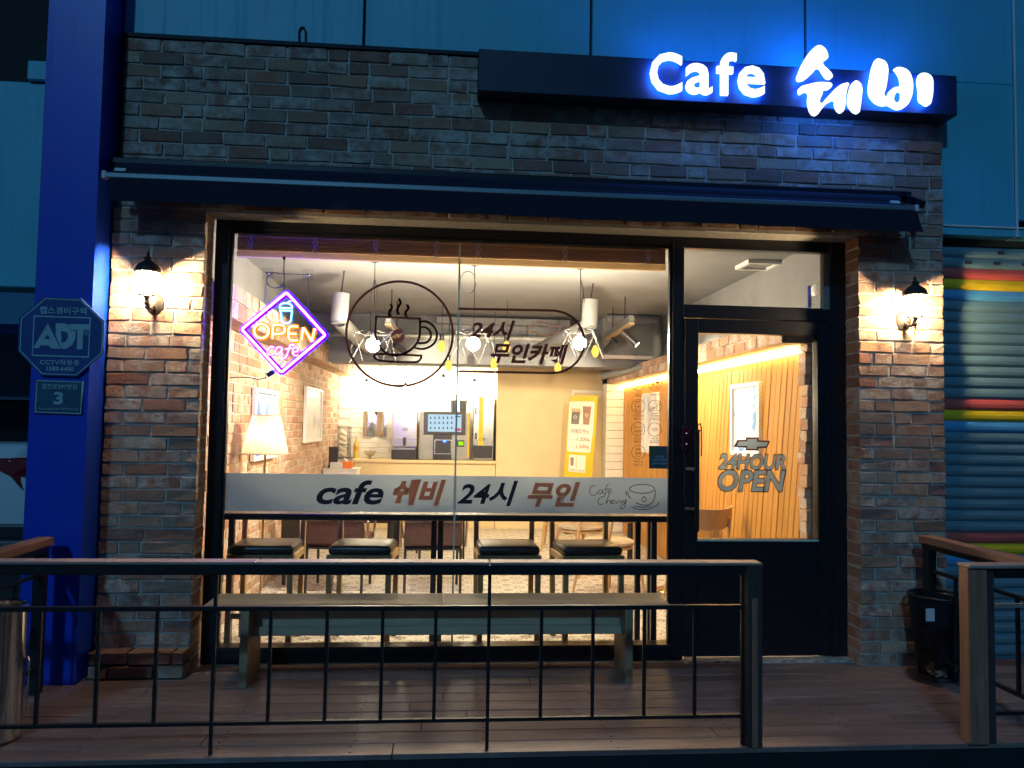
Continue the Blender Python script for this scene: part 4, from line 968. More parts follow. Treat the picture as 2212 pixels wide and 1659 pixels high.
# --- neon sign
M['n_pink'] = emit('neon_pink_core', (1, .16, .85), 16); M['n_purple'] = emit('neon_violet_bloom_tube', (.0026, .0, 1.0), 95)
M['n_amber'] = emit('neon_amber_core', (1, .82, .45), 2.6); M['n_orange'] = emit('neon_orange_bloom_tube', (1, .20, .0), 2.2)
M['n_ice'] = emit('neon_ice_core', (.62, .95, 1.0), 2.4); M['n_cyan'] = emit('neon_cyan_bloom_tube', (.0, .30, 1.0), 3)
M['n_white'] = emit('neon_white_core', (1, .75, 1.0), 2.2); M['n_magenta'] = emit('neon_magenta_bloom_tube', (.8, .0, .55), 4)
YN = .168
def KN(p): return (493.7+p[0]*.1653, 548.6+p[1]*.1653)
ne = thing('neon_sign', 'diamond shaped neon sign reading OPEN cafe hanging in the window', 'neon sign')
def neon(pts, core, tube, closed=False, rc=.0052, rt=.0095, sm=True, nm='neon_tube'):  # glowing outer tube imitates the coloured bloom around the core
    P2 = [KN(p) for p in pts]
    if sm: P2 = [tuple(q) for q in smooth_line(P2, 5)]
    A = [at(x, y, YN) for x, y in P2]; B = [p+Vector((0, -(rt-rc*.25), 0)) for p in A]
    o = MB().tube(A, rt, 8, closed).build(nm, tube, ne, smooth=True); MB().tube(B, rc, 8, closed).build('core', core, o, smooth=True)
dm = [(765, 508), (1270, 1065), (697, 1550), (180, 988)]
def round_poly(P, r=26, n=5):
    out = []
    for i, p in enumerate(P):
        a, b = Vector(P[i-1]), Vector(P[(i+1) % len(P)]); p = Vector(p); u1, u2 = (a-p).normalized()*r, (b-p).normalized()*r
        for k in range(n+1): t = k/n; out.append(tuple((p+u1)*(1-t)**2+2*p*t*(1-t)+(p+u2)*t*t))
    return out
neon(round_poly(dm), 'n_pink', 'n_purple', True, .0068, .0185, False)
neon(arc(435, 1010, 96, 93, 0, 360, 24)[:-1], 'n_amber', 'n_orange', True, .0062, .0145, False)
for l in ([(580,1112),(583,1020),(590,932)], [(590,932),(680,930),(735,955),(738,1015),(690,1046),(592,1048)], [(912,950),(830,948),(795,975),(787,1040),(793,1100),(825,1130),(908,1132)], [(793,1045),(890,1047)], [(960,1130),(968,1040),(980,965)], [(980,965),(1035,1050),(1092,1145)], [(1092,1145),(1112,1060),(1130,975)]): neon(l, 'n_amber', 'n_orange', False, .0062, .0145)
for l in ([(668,692),(690,657),(750,643),(810,660),(836,692)], [(660,704),(750,708),(842,708)], [(665,738),(750,742),(840,743)], [(682,752),(692,820),(702,872),(730,900),(790,900),(816,872),(822,820),(832,752)], [(772,642),(795,622),(845,614)]): neon(l, 'n_ice', 'n_cyan', False, .0042, .0075)
for l in ([(597,1226),(560,1212),(515,1258),(518,1310),(565,1318),(602,1300)], [(700,1225),(645,1222),(612,1270),(632,1312),(680,1290),(702,1232),(695,1300),(716,1322)], [(862,1190),(812,1194),(785,1260),(755,1345),(705,1370),(665,1360)], [(738,1246),(836,1232)], [(845,1282),(900,1272),(912,1236),(875,1224),(842,1260),(845,1310),(880,1330),(916,1320)]): neon(l, 'n_white', 'n_magenta', False, .0042, .008)
M['acrylic'] = glass('clear_acrylic', .03, (.93, .95, 1.0))
link('acrylic_panel', shape_mesh([[KN(p) for p in dm]], YN+.02, .003), 'acrylic', ne)
for xa, ya, xb, yb in ((640, 607, 641, 690), (806, 625, 808, 700)):
    pass
a1, a2 = at(*KN((508, 240)), YG+.012), at(*KN((1035, 268)), YG+.012)
MB().tube([a1, at(*KN((490, 460)), YN), at(*KN((486, 680)), YN)], .0018, 5).build('hanging_wire', 'black', ne); MB().tube([a2, at(*KN((1045, 420)), YN), at(*KN((1043, 760)), YN)], .0018, 5).build('hanging_wire', 'black', ne); MB().tube([a1, at(*KN((760, 262)), YG+.02), a2], .0018, 5).build('hanging_wire', 'black', ne)
for q, pt in ((a1, (508, 250)), (a2, (1035, 270))):
    hk = thing('adhesive_hook', 'clear square adhesive hook nearest the window frame, holding the neon sign' if q is a1 else 'clear square adhesive hook nearest the white duct, holding the neon sign', 'hook', (0, 0, 0), 'adhesive hooks on the window')
    p = at(*KN(pt), YG+.006)
    MB().box(p.x-.033, p.x+.033, YG+.0045, YG+.0065, p.z-.034, p.z+.034).build('pad', glass('clear_pad', .05, (.96, .97, .98)), hk, .001, 1)
    MB().lathe([(.0, 0), (.011, .001), (.013, .006), (.008, .012), (0, .013)], 14, (p.x, YG+.012, p.z-.006), False).build('peg', 'whiteplastic', hk, smooth=True)
pc_ = thing('power_cable', 'black cable with an inline adapter running from the neon sign to the frame', 'cable')
MB().tube([at(*KN(p), YN+.01) for p in ((0, 1622), (100, 1610), (260, 1615), (400, 1640), (500, 1612))], .0035, 6).build('cord', 'black', pc_)
MB().bar(at(*KN((505, 1590)), YN+.01), at(*KN((595, 1535)), YN+.01), .028, .022, (0, 1, 0)).build('adapter', 'darkplastic', pc_, .003, 1); MB().tube([at(*KN((595, 1535)), YN+.01), at(*KN((640, 1500)), YN+.015), at(*KN((715, 1400)), YN+.02)], .003, 6).build('cord', 'black', pc_)
pc2 = thing('hanging_cable', 'black looped cable dropping from the blind to the neon sign', 'cable')
MB().tube([at(*KN(p), YN+.02) for p in ((728, 40), (722, 200), (728, 320), (726, 480), (735, 520))], .0035, 6).build('cord', 'black', pc2); MB().tube([at(*q, YN+.016) for q in arc(*KN((612, 345)), 19, 16.5, 0, 300, 20)], .003, 6).build('loop', 'black', pc2); MB().bar(at(*KN((728, 35)), YN+.02), at(*KN((726, 75)), YN+.02), .016, .016).build('plug', 'darkplastic', pc2)

# --- bamboo blind
bl = thing('bamboo_blind', 'rolled up bamboo blind along the top of the shop window', 'blind')
for i in range(9):
    zz = 2.553+i*.0118; MB().box(GX0+.005, GX1-.004, .236-.003*(i % 3), .262+.004*(i % 2), zz, zz+.0105).build('slat', 'bamboo', bl, .002, 1)
MB().box(GX0+.005, GX1-.004, .222, .268, 2.508, 2.545).build('bottom_rail', 'palewood', bl, .003, 1)
MB().box(GX0+.005, GX1-.004, .228, .235, 2.632, 2.642).build('top_rail', 'palewood', bl, .002, 1)
random.seed(21)
for px in (540, 681, 812, 943, 1033, 1221, 1400):
    x0 = at(px, 540, .23).x; mm = MB()
    for s_ in (-1, 1):
        mm.tube([(x0+s_*.011+.006*math.sin(k*1.3+s_), .229+.003*math.cos(k*2.1), 2.66-k*.011) for k in range(13)], .0028, 5)
    mm.tube([(x0+.012*math.sin(k*2.2), .226, 2.655-k*.009) for k in range(15)], .0022, 5); mm.build('tie_cord', 'white', bl)

# ==================================================================== INSIDE
# --- bar table and stools
bt = thing('bar_table', 'long dark bar table standing against the window', 'table')
MB().box(-1.47, 1.44, .2, .52, .845, .885).build('table_top', 'black', bt, .004, 1)
for x in (-1.40, -.075, -.03, 1.318, 1.405): MB().box(x-.018, x+.018, .475, .51, .0, .8445).build('leg', 'black', bt)
for x in (-1.40, 1.36): MB().box(x-.018, x+.018, .215, .25, .0, .8445).build('leg', 'black', bt)
def make_stool(label):
    t = thing('bar_stool', label, 'stool', (0, 0, 0), 'stools along the bar table')
    w_, d = .42, .36
    MB().box(-w_/2, w_/2, -.02, d, .555, .605).build('seat_frame', 'stoolwood', t, .003, 1)
    cm = MB().box(-w_/2+.006, w_/2-.006, -.012, d-.01, .604, .664)
    me = cm.mesh('cushion', .026, 4, True); link('cushion', me, 'blackleather', t)
    for x in (-1, 1):
        MB().box(x*(w_/2-.02)-.018, x*(w_/2-.02)+.018, -.018, .018, 0, .5545).build('leg', 'stoolwood', t, .003, 1)
        MB().bar((x*(w_/2-.02), d-.02, 0), (x*(w_/2-.012), d+.015, .835), .034, .034, (0, 1, 0)).build('back_post', 'stoolwood', t, .003, 1)
    MB().box(-w_/2+.01, w_/2-.01, d-.002, d+.026, .80, .838).build('top_rail', 'stoolwood', t, .003, 1)
    MB().box(-w_/2+.037, w_/2-.037, -.008, .012, .2, .235).build('foot_rest', 'stoolwood', t, .003, 1)
    return t
lab = ['bar stool nearest the interior brick wall, in front of the floor lamp', 'bar stool second from the interior brick wall, in front of the leather chairs', 'bar stool third from the interior brick wall, in front of open tiled floor', 'slightly turned bar stool nearest the entrance door']
st = make_stool(lab[0]); local(st)
for k, (x, rz) in enumerate(((-1.175, -.0), (-.55, -.06), (.425, .03), (.985, .10))):
    o = st if k == 0 else copy_tree(st, None, lab[k])
    o.location = (x, .345, .0); o.rotation_euler = (0, 0, rz)

# --- leather chairs and their table
def make_leather(label):
    t = thing('leather_chair', label, 'chair', (0, 0, 0), 'brown leather chairs at the metal table')
    link('backrest', MB().add([(-.25, -.02, .42), (.25, -.02, .42), (.25, .04, .42), (-.25, .04, .42), (-.235, -.09, .86), (.235, -.09, .86), (.235, -.05, .87), (-.235, -.05, .87)], [(0, 3, 2, 1), (4, 5, 6, 7), (0, 1, 5, 4), (1, 2, 6, 5), (2, 3, 7, 6), (3, 0, 4, 7)]).mesh('backrest', .018, 3, True), 'leather', t)
    link('seat', MB().box(-.25, .25, .0, .48, .40, .475).mesh('seat', .022, 3, True), 'leather', t)
    for x in (-1, 1):
        MB().tube([(x*.235, -.03, 0), (x*.235, -.005, .4)], .012, 8).build('leg', 'black', t); MB().tube([(x*.235, .46, 0), (x*.235, .44, .4)], .012, 8).build('leg', 'black', t)
        MB().tube([(x*.275, -.05, .42), (x*.28, -.06, .62), (x*.28, 0, .66), (x*.28, .38, .66), (x*.275, .44, .62), (x*.26, .45, .42)], .011, 8).build('armrest', 'chrome', t, smooth=True)
    MB().bar((-.25, -.06, .63), (.25, -.06, .63), .012, .012).build('back_rod', 'chrome', t)
    MB().box(-.24, .24, -.02, .46, .385, .4).build('seat_frame', 'black', t)
    return t
ll = ['brown leather chair with chrome arms, its back to the window, beside the interior brick wall', 'brown leather chair with chrome arms, its back to the window, beside the open floor', 'brown leather chair facing the window across the metal table, on the brick wall side', 'brown leather chair facing the window across the metal table, beside the open floor']
lc = make_leather(ll[0]); local(lc)
for k, (x, y, rz) in enumerate(((-.93, 1.95, -.05), (-.10, 1.9, .05), (-.78, 4.1, math.pi), (-.08, 4.05, math.pi+.1))):
    o = lc if k == 0 else copy_tree(lc, None, ll[k]); o.location = (x, y, 0); o.rotation_euler = (0, 0, rz)
def make_table(label, grp, top, r=.32, z=.72):
    t = thing('pedestal_table', label, 'table', (0, 0, 0), grp)
    MB().lathe([(.0, z-.03), (r-.01, z-.03), (r, z-.02), (r, z-.004), (r-.006, z), (0, z)], 36, (0, 0, 0), False).build('table_top', top, t, smooth=True)
    MB().lathe([(.03, .02), (.03, z-.03)], 16).build('pedestal', 'black', t, smooth=True)
    MB().lathe([(.0, 0), (.22, 0), (.22, .01), (.19, .02), (.05, .035), (0, .035)], 32, (0, 0, 0), False).build('base', 'chrome', t, smooth=True)
    return t
gt = 'small pedestal tables'
t1 = make_table('round metal pedestal table among the brown leather chairs', gt, 'darkplastic'); local(t1); t1.location = (-.55, 3.1, 0)
# black side chair by the lamp
bc = thing('black_chair', 'low black leather chair between the floor lamp and the leather chairs', 'chair', (-1.22, 2.35, 0))
link('backrest', MB().box(-.24, .24, -.05, .04, .38, .80).mesh('backrest', .02, 3, True), 'blackleather', bc); link('seat', MB().box(-.25, .25, .03, .5, .32, .44).mesh('seat', .03, 3, True), 'blackleather', bc)
for x in (-.21, .21):
    for y in (0, .44): MB().box(x-.015, x+.015, y-.015, y+.015, 0, .33).build('leg', 'black', bc)
MB().bar((-.25, -.06, .79), (.25, -.06, .79), .03, .02).build('top_trim', 'chrome', bc)
local(bc)

# --- oak chairs on the right
def make_oak(label, wood='chairwood'):
    t = thing('wooden_chair', label, 'chair', (0, 0, 0), 'wooden chairs along the pine wall')
    m = MB(); n = 14; vs = []
    for i in range(n+1):
        a = R(-62+124*i/n); ca, sa = math.sin(a), -math.cos(a)
        hgt = .17-.07*abs(a/R(62))**2.2
        for r_, zz in ((.265, .82), (.265, .82-hgt), (.250, .82-hgt), (.250, .82)):
            lean = (zz-.65)*.25
            vs.append((ca*r_, sa*(r_+lean)+.20, zz+.02*abs(a/R(62))**2))
    fs = []
    for i in range(n): fs += [(i*4+k, i*4+(k+1) % 4, (i+1)*4+(k+1) % 4, (i+1)*4+k) for k in range(4)]
    fs += [(0, 1, 2, 3), tuple(n*4+k for k in (3, 2, 1, 0))]
    m.add(vs, fs).build('backrest', wood, t, smooth=True)
    link('seat', MB().lathe([(.0, .435), (.20, .435), (.225, .45), (.225, .468), (.20, .482), (0, .488)], 28, (0, .2, 0), False).mesh('seat', 0, 0, True), 'paleseat', t)
    MB().lathe([(.0, .41), (.205, .41), (.21, .434), (0, .434)], 28, (0, .2, 0), False).build('seat_base', wood, t, smooth=True)
    for x in (-1, 1):
        MB().tube([(x*.21, -.04, 0), (x*.17, .03, .42), (x*.16, -.045, .74)], .017, 8, False, [.011, .018, .012]).build('leg', wood, t, smooth=True)
        MB().tube([(x*.21, .43, 0), (x*.16, .36, .42)], .017, 8, False, [.011, .018]).build('leg', wood, t, smooth=True)
    MB().bar((-.18, 0, .3), (.18, 0, .3), .03, .018).build('stretcher', wood, t)
    return t
M['paleseat'] = plain('cream_seat_pad', (.45, .36, .24), .5)
lo = ['pale wooden chair with a curved back seen through the door glass', 'wooden chair beside the pine wall just past the bar table', 'wooden chair by the pine wall, second one beyond the bar table', 'wooden chair by the yellow poster, back towards the window']
oc_ = make_oak(lo[0]); local(oc_)
pos4 = [(2.1, 1.3, .1), (1.52, 1.75, .5), (1.45, 2.75, .5), (1.33, 4.2, -.2)]
for k, (x, y, rz) in enumerate(pos4):
    o = oc_ if k == 0 else copy_tree(oc_, None, lo[k]); o.location = (x, y, 0); o.rotation_euler = (0, 0, rz)
for k, (x, y, lb) in enumerate(((2.08, 2.05, 'round wooden pedestal table by the pine wall next to the door'), (1.98, 3.45, 'round wooden pedestal table by the pine wall, farther from the door'))):
    t_ = make_table(lb, gt, 'chairwood', .28); local(t_); t_.location = (x, y, 0)

# --- floor lamp
fp = (-1.37, 1.22)
fl_ = thing('floor_lamp', 'lit floor lamp with a pleated cream shade beside the interior brick wall', 'lamp', (*fp, 0))
n = 64; vs = []; fs = []
nsh = N('pleated_shade'); tr = nsh.add('BsdfTranslucent'); tr.inputs[0].default_value = (.95, .82, .6, 1); df = nsh.add('BsdfDiffuse'); df.inputs[0].default_value = (.8, .7, .52, 1)
mx = nsh.add('MixShader'); mx.inputs[0].default_value = .35; nsh.link(tr.outputs[0], mx.inputs[1]); nsh.link(df.outputs[0], mx.inputs[2]); nsh.link(mx.outputs[0], nsh.out.inputs[0]); M['shade'] = nsh.m
for zz, r_ in ((1.215, .168), (1.36, .135), (1.505, .098)):
    vs += [((r_+(.003 if k % 2 else 0))*Vector((math.cos(2*math.pi*k/n), math.sin(2*math.pi*k/n), 0))+Vector((0, 0, zz))) for k in range(n)]
for i in range(2): fs += [(i*n+k, i*n+(k+1) % n, (i+1)*n+(k+1) % n, (i+1)*n+k) for k in range(n)]
MB().add(vs, fs).build('shade', 'shade', fl_)
for zz, r_ in ((1.215, .170), (1.505, .100)): MB().tube([(r_*math.cos(2*math.pi*k/40), r_*math.sin(2*math.pi*k/40), zz) for k in range(40)], .004, 6, True).build('shade_trim', 'palewood', fl_)
MB().lathe([(.009, .02), (.009, 1.30)], 12).build('pole', 'brass', fl_, smooth=True)
MB().lathe([(.0, 0), (.14, 0), (.145, .012), (.12, .03), (.06, .06), (.025, .12), (.012, .19), (.0, .2)], 32, (0, 0, 0), False).build('base', 'brass', fl_, smooth=True)
MB().lathe([(.0, 1.30), (.02, 1.305), (.032, 1.34), (.026, 1.37), (0, 1.385)], 16, (0, 0, 0), False).build('bulb', emit('lamp_bulb', (1, .78, .46), 75), fl_, smooth=True)
local(fl_)

# --- pictures
def picture(label, X, y0, y1, z0, z1, sgn, art):
    t = thing('framed_picture', label, 'picture', (0, 0, 0), 'framed pictures inside the cafe')
    w_ = .035; a, b = (X, X+sgn*.035)
    x0, x1 = min(a, b), max(a, b)
    for (ya, yb, za, zb) in ((y0, y0+w_, z0, z1), (y1-w_, y1, z0, z1), (y0+w_, y1-w_, z0, z0+w_), (y0+w_, y1-w_, z1-w_, z1)): MB().box(x0, x1, ya, yb, za, zb).build('frame_bar', 'white', t, .003, 1)
    xa = X+sgn*.012; MB().box(min(X+sgn*.002, xa), max(X+sgn*.002, xa), y0+w_*.9, y1-w_*.9, z0+w_*.9, z1-w_*.9).build('print', art, t)
    return t
def art_mat(name, cols, sc_, seed):
    n = N(name); p = n.mapping(n.pos(), (1, 1, 1)); f = n.noise(p, sc_, 3, .55); c = n.ramp(f, cols); n.pbsdf(c, .35); return n.m
a1_ = art_mat('sea_print', [(.44, (.03, .14, .42)), (.50, (.16, .34, .62)), (.56, (.5, .58, .66)), (1, (.62, .64, .66))], 3.2, 1)
a2_ = art_mat('pale_print', [(.35, (.5, .5, .52)), (.5, (.82, .82, .8)), (1, (.88, .88, .87))], 4, 2)
a3_ = art_mat('sketch_print', [(.36, (.12, .3, .65)), (.43, (.78, .82, .88)), (.62, (.86, .87, .88)), (.7, (.75, .3, .25))], 5, 3)
picture('white framed blue and white print behind the floor lamp', XL, 1.62, 2.42, 1.13, 1.73, 1, a1_)
picture('white framed pale print on the brick wall, farther from the floor lamp', XL, 3.86, 4.95, 1.22, 1.85, 1, a2_)
picture('white framed sketch on the pine wall behind the door stickers', XR, 1.0, 1.6, 1.24, 1.83, -1, a3_)
picture('white framed print on the pine wall behind the round stickers', XR, 3.9, 4.6, 1.15, 1.86, -1, a2_)

# --- counter and machines
def bp(x, y, Y=6.25): return at(x, y, Y)
ct = thing('counter', 'cream service counter along the back wall under the coffee machines', 'counter')
CX1 = at(1072, 995, 6.1).x-.003
MB().box(-1.30, CX1, 6.05, YBK-.003, .905, .945).build('counter_top', M['yellowwall'], ct, .004, 1); MB().box(-1.28, CX1-.01, 6.1, YBK-.005, .0, .9045).build('counter_front', 'yellowwall', ct)
cz = .9455
def box_px(nm, par, x0, x1, y0, y1, Yf, d, mat, bev=.006, zb=None):
    a, b = at(x0, y1, Yf), at(x1, y0, Yf); return MB().box(a.x, b.x, Yf, Yf+d, a.z if zb is None else zb, b.z).build(nm, mat, par, bev, 2)
im = thing('ice_machine', 'steel ice dispenser with a black tray on the counter', 'ice machine')
box_px('body', im, 846, 902, 889, 950, 6.2, .3, 'steel', .01); box_px('lower_body', im, 846, 901, 934, 965, 6.203, .29, 'steel', .006); box_px('drip_tray', im, 845, 900, 972, 991, 6.13, .36, 'darkplastic', .012, cz)
box_px('back_panel', im, 848, 898, 965, 985, 6.3, .18, 'steel', .004); box_px('spout', im, 870, 877, 945, 962, 6.17, .03, 'darkplastic', .004); text('ICE', (870, 924, 880, 930), 6.196, 'darkplastic', im, bold=.02)
km = thing('coffee_machine', 'coffee vending machine with a large lit touch screen on the counter', 'coffee machine')
box_px('body', km, 904, 1016, 891, 990, 6.22, .32, 'bulkgrey', .01, cz); box_px('screen_bezel', km, 915, 1006, 890, 938, 6.19, .028, 'darkplastic', .004)
scr = N('touch_screen'); em = scr.add('Emission'); em.inputs[0].default_value = (.62, .85, 1, 1); em.inputs[1].default_value = .95; scr.link(em.outputs[0], scr.out.inputs[0]); M['screen'] = scr.m
sc_o = box_px('touch_screen', km, 924, 997, 896, 932, 6.186, .003, 'screen', 0)
for r_ in range(3):
    for c_ in range(6):
        x = 929+c_*9.1; y = 900+r_*11; text('▮' if False else 'I', (x, y, x+2.6, y+5), 6.1845, emit('menu_ink', (.05, .12, .18) if r_ < 2 else (.35, .55, .6), 1.0) if (r_, c_) == (0, 0) else bpy.data.materials.get('menu_ink'), sc_o, 'menu_item', .05)
box_px('menu_button', sc_o, 982, 995, 925, 931, 6.1825, .002, emit('red_button', (1, .12, .2), .8), 0); box_px('menu_bar', sc_o, 983, 995, 899, 901, 6.1825, .002, emit('dark_button', (.03, .08, .2), .8), 0)
box_px('dispensing_niche', km, 935, 976, 938, 990, 6.2, .018, 'darkplastic', .003, cz); a, b = at(938, 981, 6.19), at(976, 950, 6.19)
nf = MB()
nf.box(a.x, b.x, 6.19, 6.199, b.z-.012, b.z); nf.box(a.x, b.x, 6.19, 6.199, a.z, a.z+.012); nf.box(a.x, a.x+.012, 6.1905, 6.1985, a.z+.012, b.z-.012); nf.box(b.x-.012, b.x, 6.1905, 6.1985, a.z+.012, b.z-.012); nf.build('niche_frame', 'steel', km)
box_px('blue_indicator', km, 957, 964, 952, 955, 6.185, .004, emit('blue_led', (.02, .15, 1), 8), 0); box_px('card_reader', km, 986, 1003, 951, 965, 6.2, .018, 'darkplastic', .003); box_px('reader_display', km, 990, 1001, 954, 962, 6.196, .003, emit('green_lcd', (.45, 1, .02), 1.1), 0); box_px('yellow_side', km, 1009, 1015, 893, 988, 6.212, .007, plain('yellow_trim', (.75, .45, .01), .35), .002)
for k, (x0, x1) in enumerate(((973, 988), (992, 1009))):
    c0 = thing('bean_hopper', 'dark canister standing on the coffee machine' if k == 0 else 'tinted canister standing on the coffee machine next to the cup dispenser', 'canister', (0, 0, 0), 'canisters on the coffee machine')
    a, b = at(x0, 890, 6.35), at(x1, 868, 6.35); r_ = (b.x-a.x)/2; cc = ((a.x+b.x)/2, 6.35, at(990, 891, 6.22).z+.0005)
    MB().lathe([(r_*.85, 0), (r_, .15), (r_, .16)], 20, cc).build('vessel', plain('smoked_plastic', (.08, .09, .10), .15), c0, smooth=True); MB().lathe([(r_*1.03, .161), (r_*1.03, .175), (r_*.5, .18)], 20, cc).build('lid', 'darkplastic', c0, smooth=True)
cu2 = thing('cup_dispenser', 'tall steel cup dispenser with a yellow stripe on the counter', 'dispenser')
box_px('body', cu2, 1021, 1068, 858, 990, 6.2, .3, 'steel', .008, cz); box_px('yellow_stripe', cu2, 1033, 1045, 859, 962, 6.196, .004, plain('yellow_wrap', (.85, .55, .01), .3), .001); box_px('cup_bay', cu2, 1022, 1064, 963, 989, 6.192, .01, 'darkplastic', .003)
text('CUP', (1035, 946, 1048, 952), 6.194, 'darkplastic', cu2, bold=.02)
for yy in (880, 935): box_px('latch', cu2, 1026, 1030, yy, yy+14, 6.19, .01, 'darkplastic', .003)
mr = thing('steel_sheet', 'square polished steel sheet on the white brick behind the bowl', 'panel')
a, b = at(784, 942, 6.59), at(835, 889, 6.59); nn = 14; vs = []; fs = []
for i in range(nn+1):
    for j in range(nn+1):
        vs.append((a.x+(b.x-a.x)*i/nn, 6.588-.010*math.sin(i*.62+.25*math.sin(j*.5))-.004*math.sin(j*.3), a.z+(b.z-a.z)*j/nn))
for i in range(nn):
    for j in range(nn): q = i*(nn+1)+j; fs.append((q, q+nn+1, q+nn+2, q+1))
MB().add(vs, fs).build('sheet', 'chrome', mr, smooth=True); MB().box(a.x, b.x, 6.6-.001, 6.605, a.z, b.z).build('backing', 'darkplastic', mr)
bo_ = thing('steel_bowl', 'shiny footed steel bowl on the counter', 'bowl'); p = at(799, 988, 6.3)
MB().lathe([(.0, 0), (.035, 0), (.03, .008), (.012, .018), (.012, .025), (.055, .05), (.082, .085), (.088, .11), (.083, .11), (.05, .06), (0, .035)], 32, (p.x, 6.3, cz), False).build('bowl', 'chrome', bo_, smooth=True)
bo2 = thing('syrup_bottle', 'tall bottle of yellow syrup on the counter', 'bottle'); p = at(769, 985, 6.3)
MB().lathe([(.0, 0), (.036, 0), (.038, .02), (.038, .19), (.03, .22), (.013, .25), (.012, .30)], 20, (p.x, 6.3, cz)).build('body', plain('syrup', (.75, .6, .12), .15), bo2, smooth=True); MB().lathe([(.013, .30), (.014, .33), (.005, .335)], 14, (p.x, 6.3, cz)).build('cap', 'white', bo2); MB().lathe([(.0388, .11), (.0388, .17)], 20, (p.x, 6.3, cz), False).build('label_band', plain('amber_label', (.7, .35, .02), .5), bo2)
rk = thing('cup_rack', 'black wire rack of tilted cups on the counter corner', 'rack'); a, b = at(730, 982, 6.3), at(757, 922, 6.3); mm = MB()
for x in (a.x, b.x-.03, b.x):
    for y in (6.25, 6.38): mm.tube([(x, y, cz), (x, y, b.z)], .004, 5)
for zz in (cz+.004, cz+.2, b.z): mm.tube([(a.x, 6.25, zz), (b.x, 6.25, zz), (b.x, 6.38, zz), (a.x, 6.38, zz)], .004, 5, True)
mm.build('wire_frame', 'black', rk)
for k in range(5): 
    q = Vector(((a.x+b.x)/2-.015, 6.31, cz+.05+k*.075)); MB().tube([q+Vector((-.03, 0, .025)), q+Vector((.035, 0, -.02))], .04, 14, False, [.04, .028]).build('cup', plain('cream_cup', (.7, .66, .5), .5) if k == 0 else bpy.data.materials['cream_cup'], rk, smooth=True)
lcab = thing('low_cabinet', 'low white cabinet beside the counter below the brick wall', 'cabinet'); 
MB().box(XL+.01, -1.15, 5.25, 5.7, 0, .84).build('body', 'white', lcab, .005, 1); MB().box(XL+.005, -1.14, 5.24, 5.71, .8405, .86).build('top', 'white', lcab, .003, 1)
tb = thing('tissue_box', 'orange tissue box on the low white cabinet', 'box'); q = at(748, 1003, 5.4); MB().box(q.x-.08, q.x+.08, 5.35, 5.47, .8605, .945).build('box', plain('orange_card', (.8, .2, .02), .5), tb, .004, 1); MB().tube([(q.x, 5.41, .94), (q.x-.02, 5.41, .985), (q.x+.02, 5.41, .975)], .02, 8, False, [.03, .02, .004]).build('tissue', 'white', tb)
bk = thing('white_basket', 'white slatted basket on the low cabinet next to the tissue box', 'basket'); q = at(727, 1003, 5.4)
for i in range(9): MB().box(q.x-.07+i*.0165, q.x-.07+i*.0165+.011, 5.34, 5.346, .8605, .94).build('slat', 'white', bk)
MB().box(q.x-.075, q.x+.085, 5.347, 5.46, .8605, .935).build('body', 'white', bk)
pd = thing('menu_board', 'small dark menu board standing on the low cabinet', 'board'); q = at(722, 975, 5.5); MB().box(q.x-.07, q.x+.05, 5.5, 5.51, .8605, 1.13).build('board', 'darkplastic', pd, .004, 1); MB().box(q.x-.08, q.x+.06, 5.511, 5.53, .8605, .89).build('stand', 'black', pd)

# --- back door and the poster stand
bd = thing('back_door', 'cream back door in a white frame behind the yellow poster', 'door'); a, b = at(1238, 1000, YW-.02), at(1308, 851, YW-.02)
MB().box(a.x, b.x, YW-.03, YW-.002, 0, b.z).build('leaf', 'yellowwall', bd, .003, 1)
for x in (a.x-.04, b.x+.003): MB().box(x, x+.037, YW-.045, YW-.001, 0, b.z+.045).build('frame_post', 'whitewall', bd)
MB().box(a.x-.003, b.x+.003, YW-.045, YW-.001, b.z+.003, b.z+.045).build('frame_head', 'whitewall', bd)
po = thing('poster_stand', 'yellow coffee price poster on a stand in front of the back door', 'poster')
M['p_yellow'] = plain('yellow_poster', (.85, .50, .02), .5, 0, .03, 4, 0); M['p_white'] = plain('poster_white', (.82, .80, .72), .5, 0, .02, 4, 0)
YPO = 5.62
def K8p(*P): return [(1207+x*.1521, 790+y*.1521) for x, y in P]
link('sheet', shape_mesh([K8p((145, 432), (552, 432), (520, 1000), (470, 1560), (430, 2300), (45, 2290), (72, 1560), (110, 1000))], YPO, .003), 'p_yellow', po)
link('panel_print', shape_mesh([K8p((165, 505), (490, 505), (512, 530), (490, 900), (450, 1215), (425, 1238), (135, 1218), (115, 1190), (140, 800), (150, 520))], YPO-.0024, .001), 'p_white', po)
link('panel_print', shape_mesh([K8p((148, 1262), (255, 1268), (240, 1510), (135, 1500))], YPO-.0024, .001), 'p_white', po); link('panel_print', shape_mesh([K8p((262, 1270), (388, 1278), (370, 1520), (248, 1512))], YPO-.0024, .001), 'p_white', po)
M['p_grey'] = plain('cup_grey_print', (.16, .15, .14), .5); M['p_ice'] = plain('iced_print', (.32, .18, .14), .5); M['p_red'] = plain('price_red', (.75, .12, .05), .5); M['p_ink'] = plain('poster_ink', (.07, .05, .04), .5); M['p_lid'] = plain('lid_print', (.72, .42, .22), .5)
YPP = YPO-.0036
link('cup_print', shape_mesh([K8p((185, 650), (305, 655), (285, 835), (175, 825))], YPP, .001), 'p_grey', po); link('cup_print', shape_mesh([K8p((180, 605), (312, 612), (308, 656), (183, 648))], YPP, .001), 'p_lid', po); link('cup_print', shape_mesh([K8p((342, 575), (465, 580), (432, 840), (345, 835))], YPP, .001), 'p_ice', po)
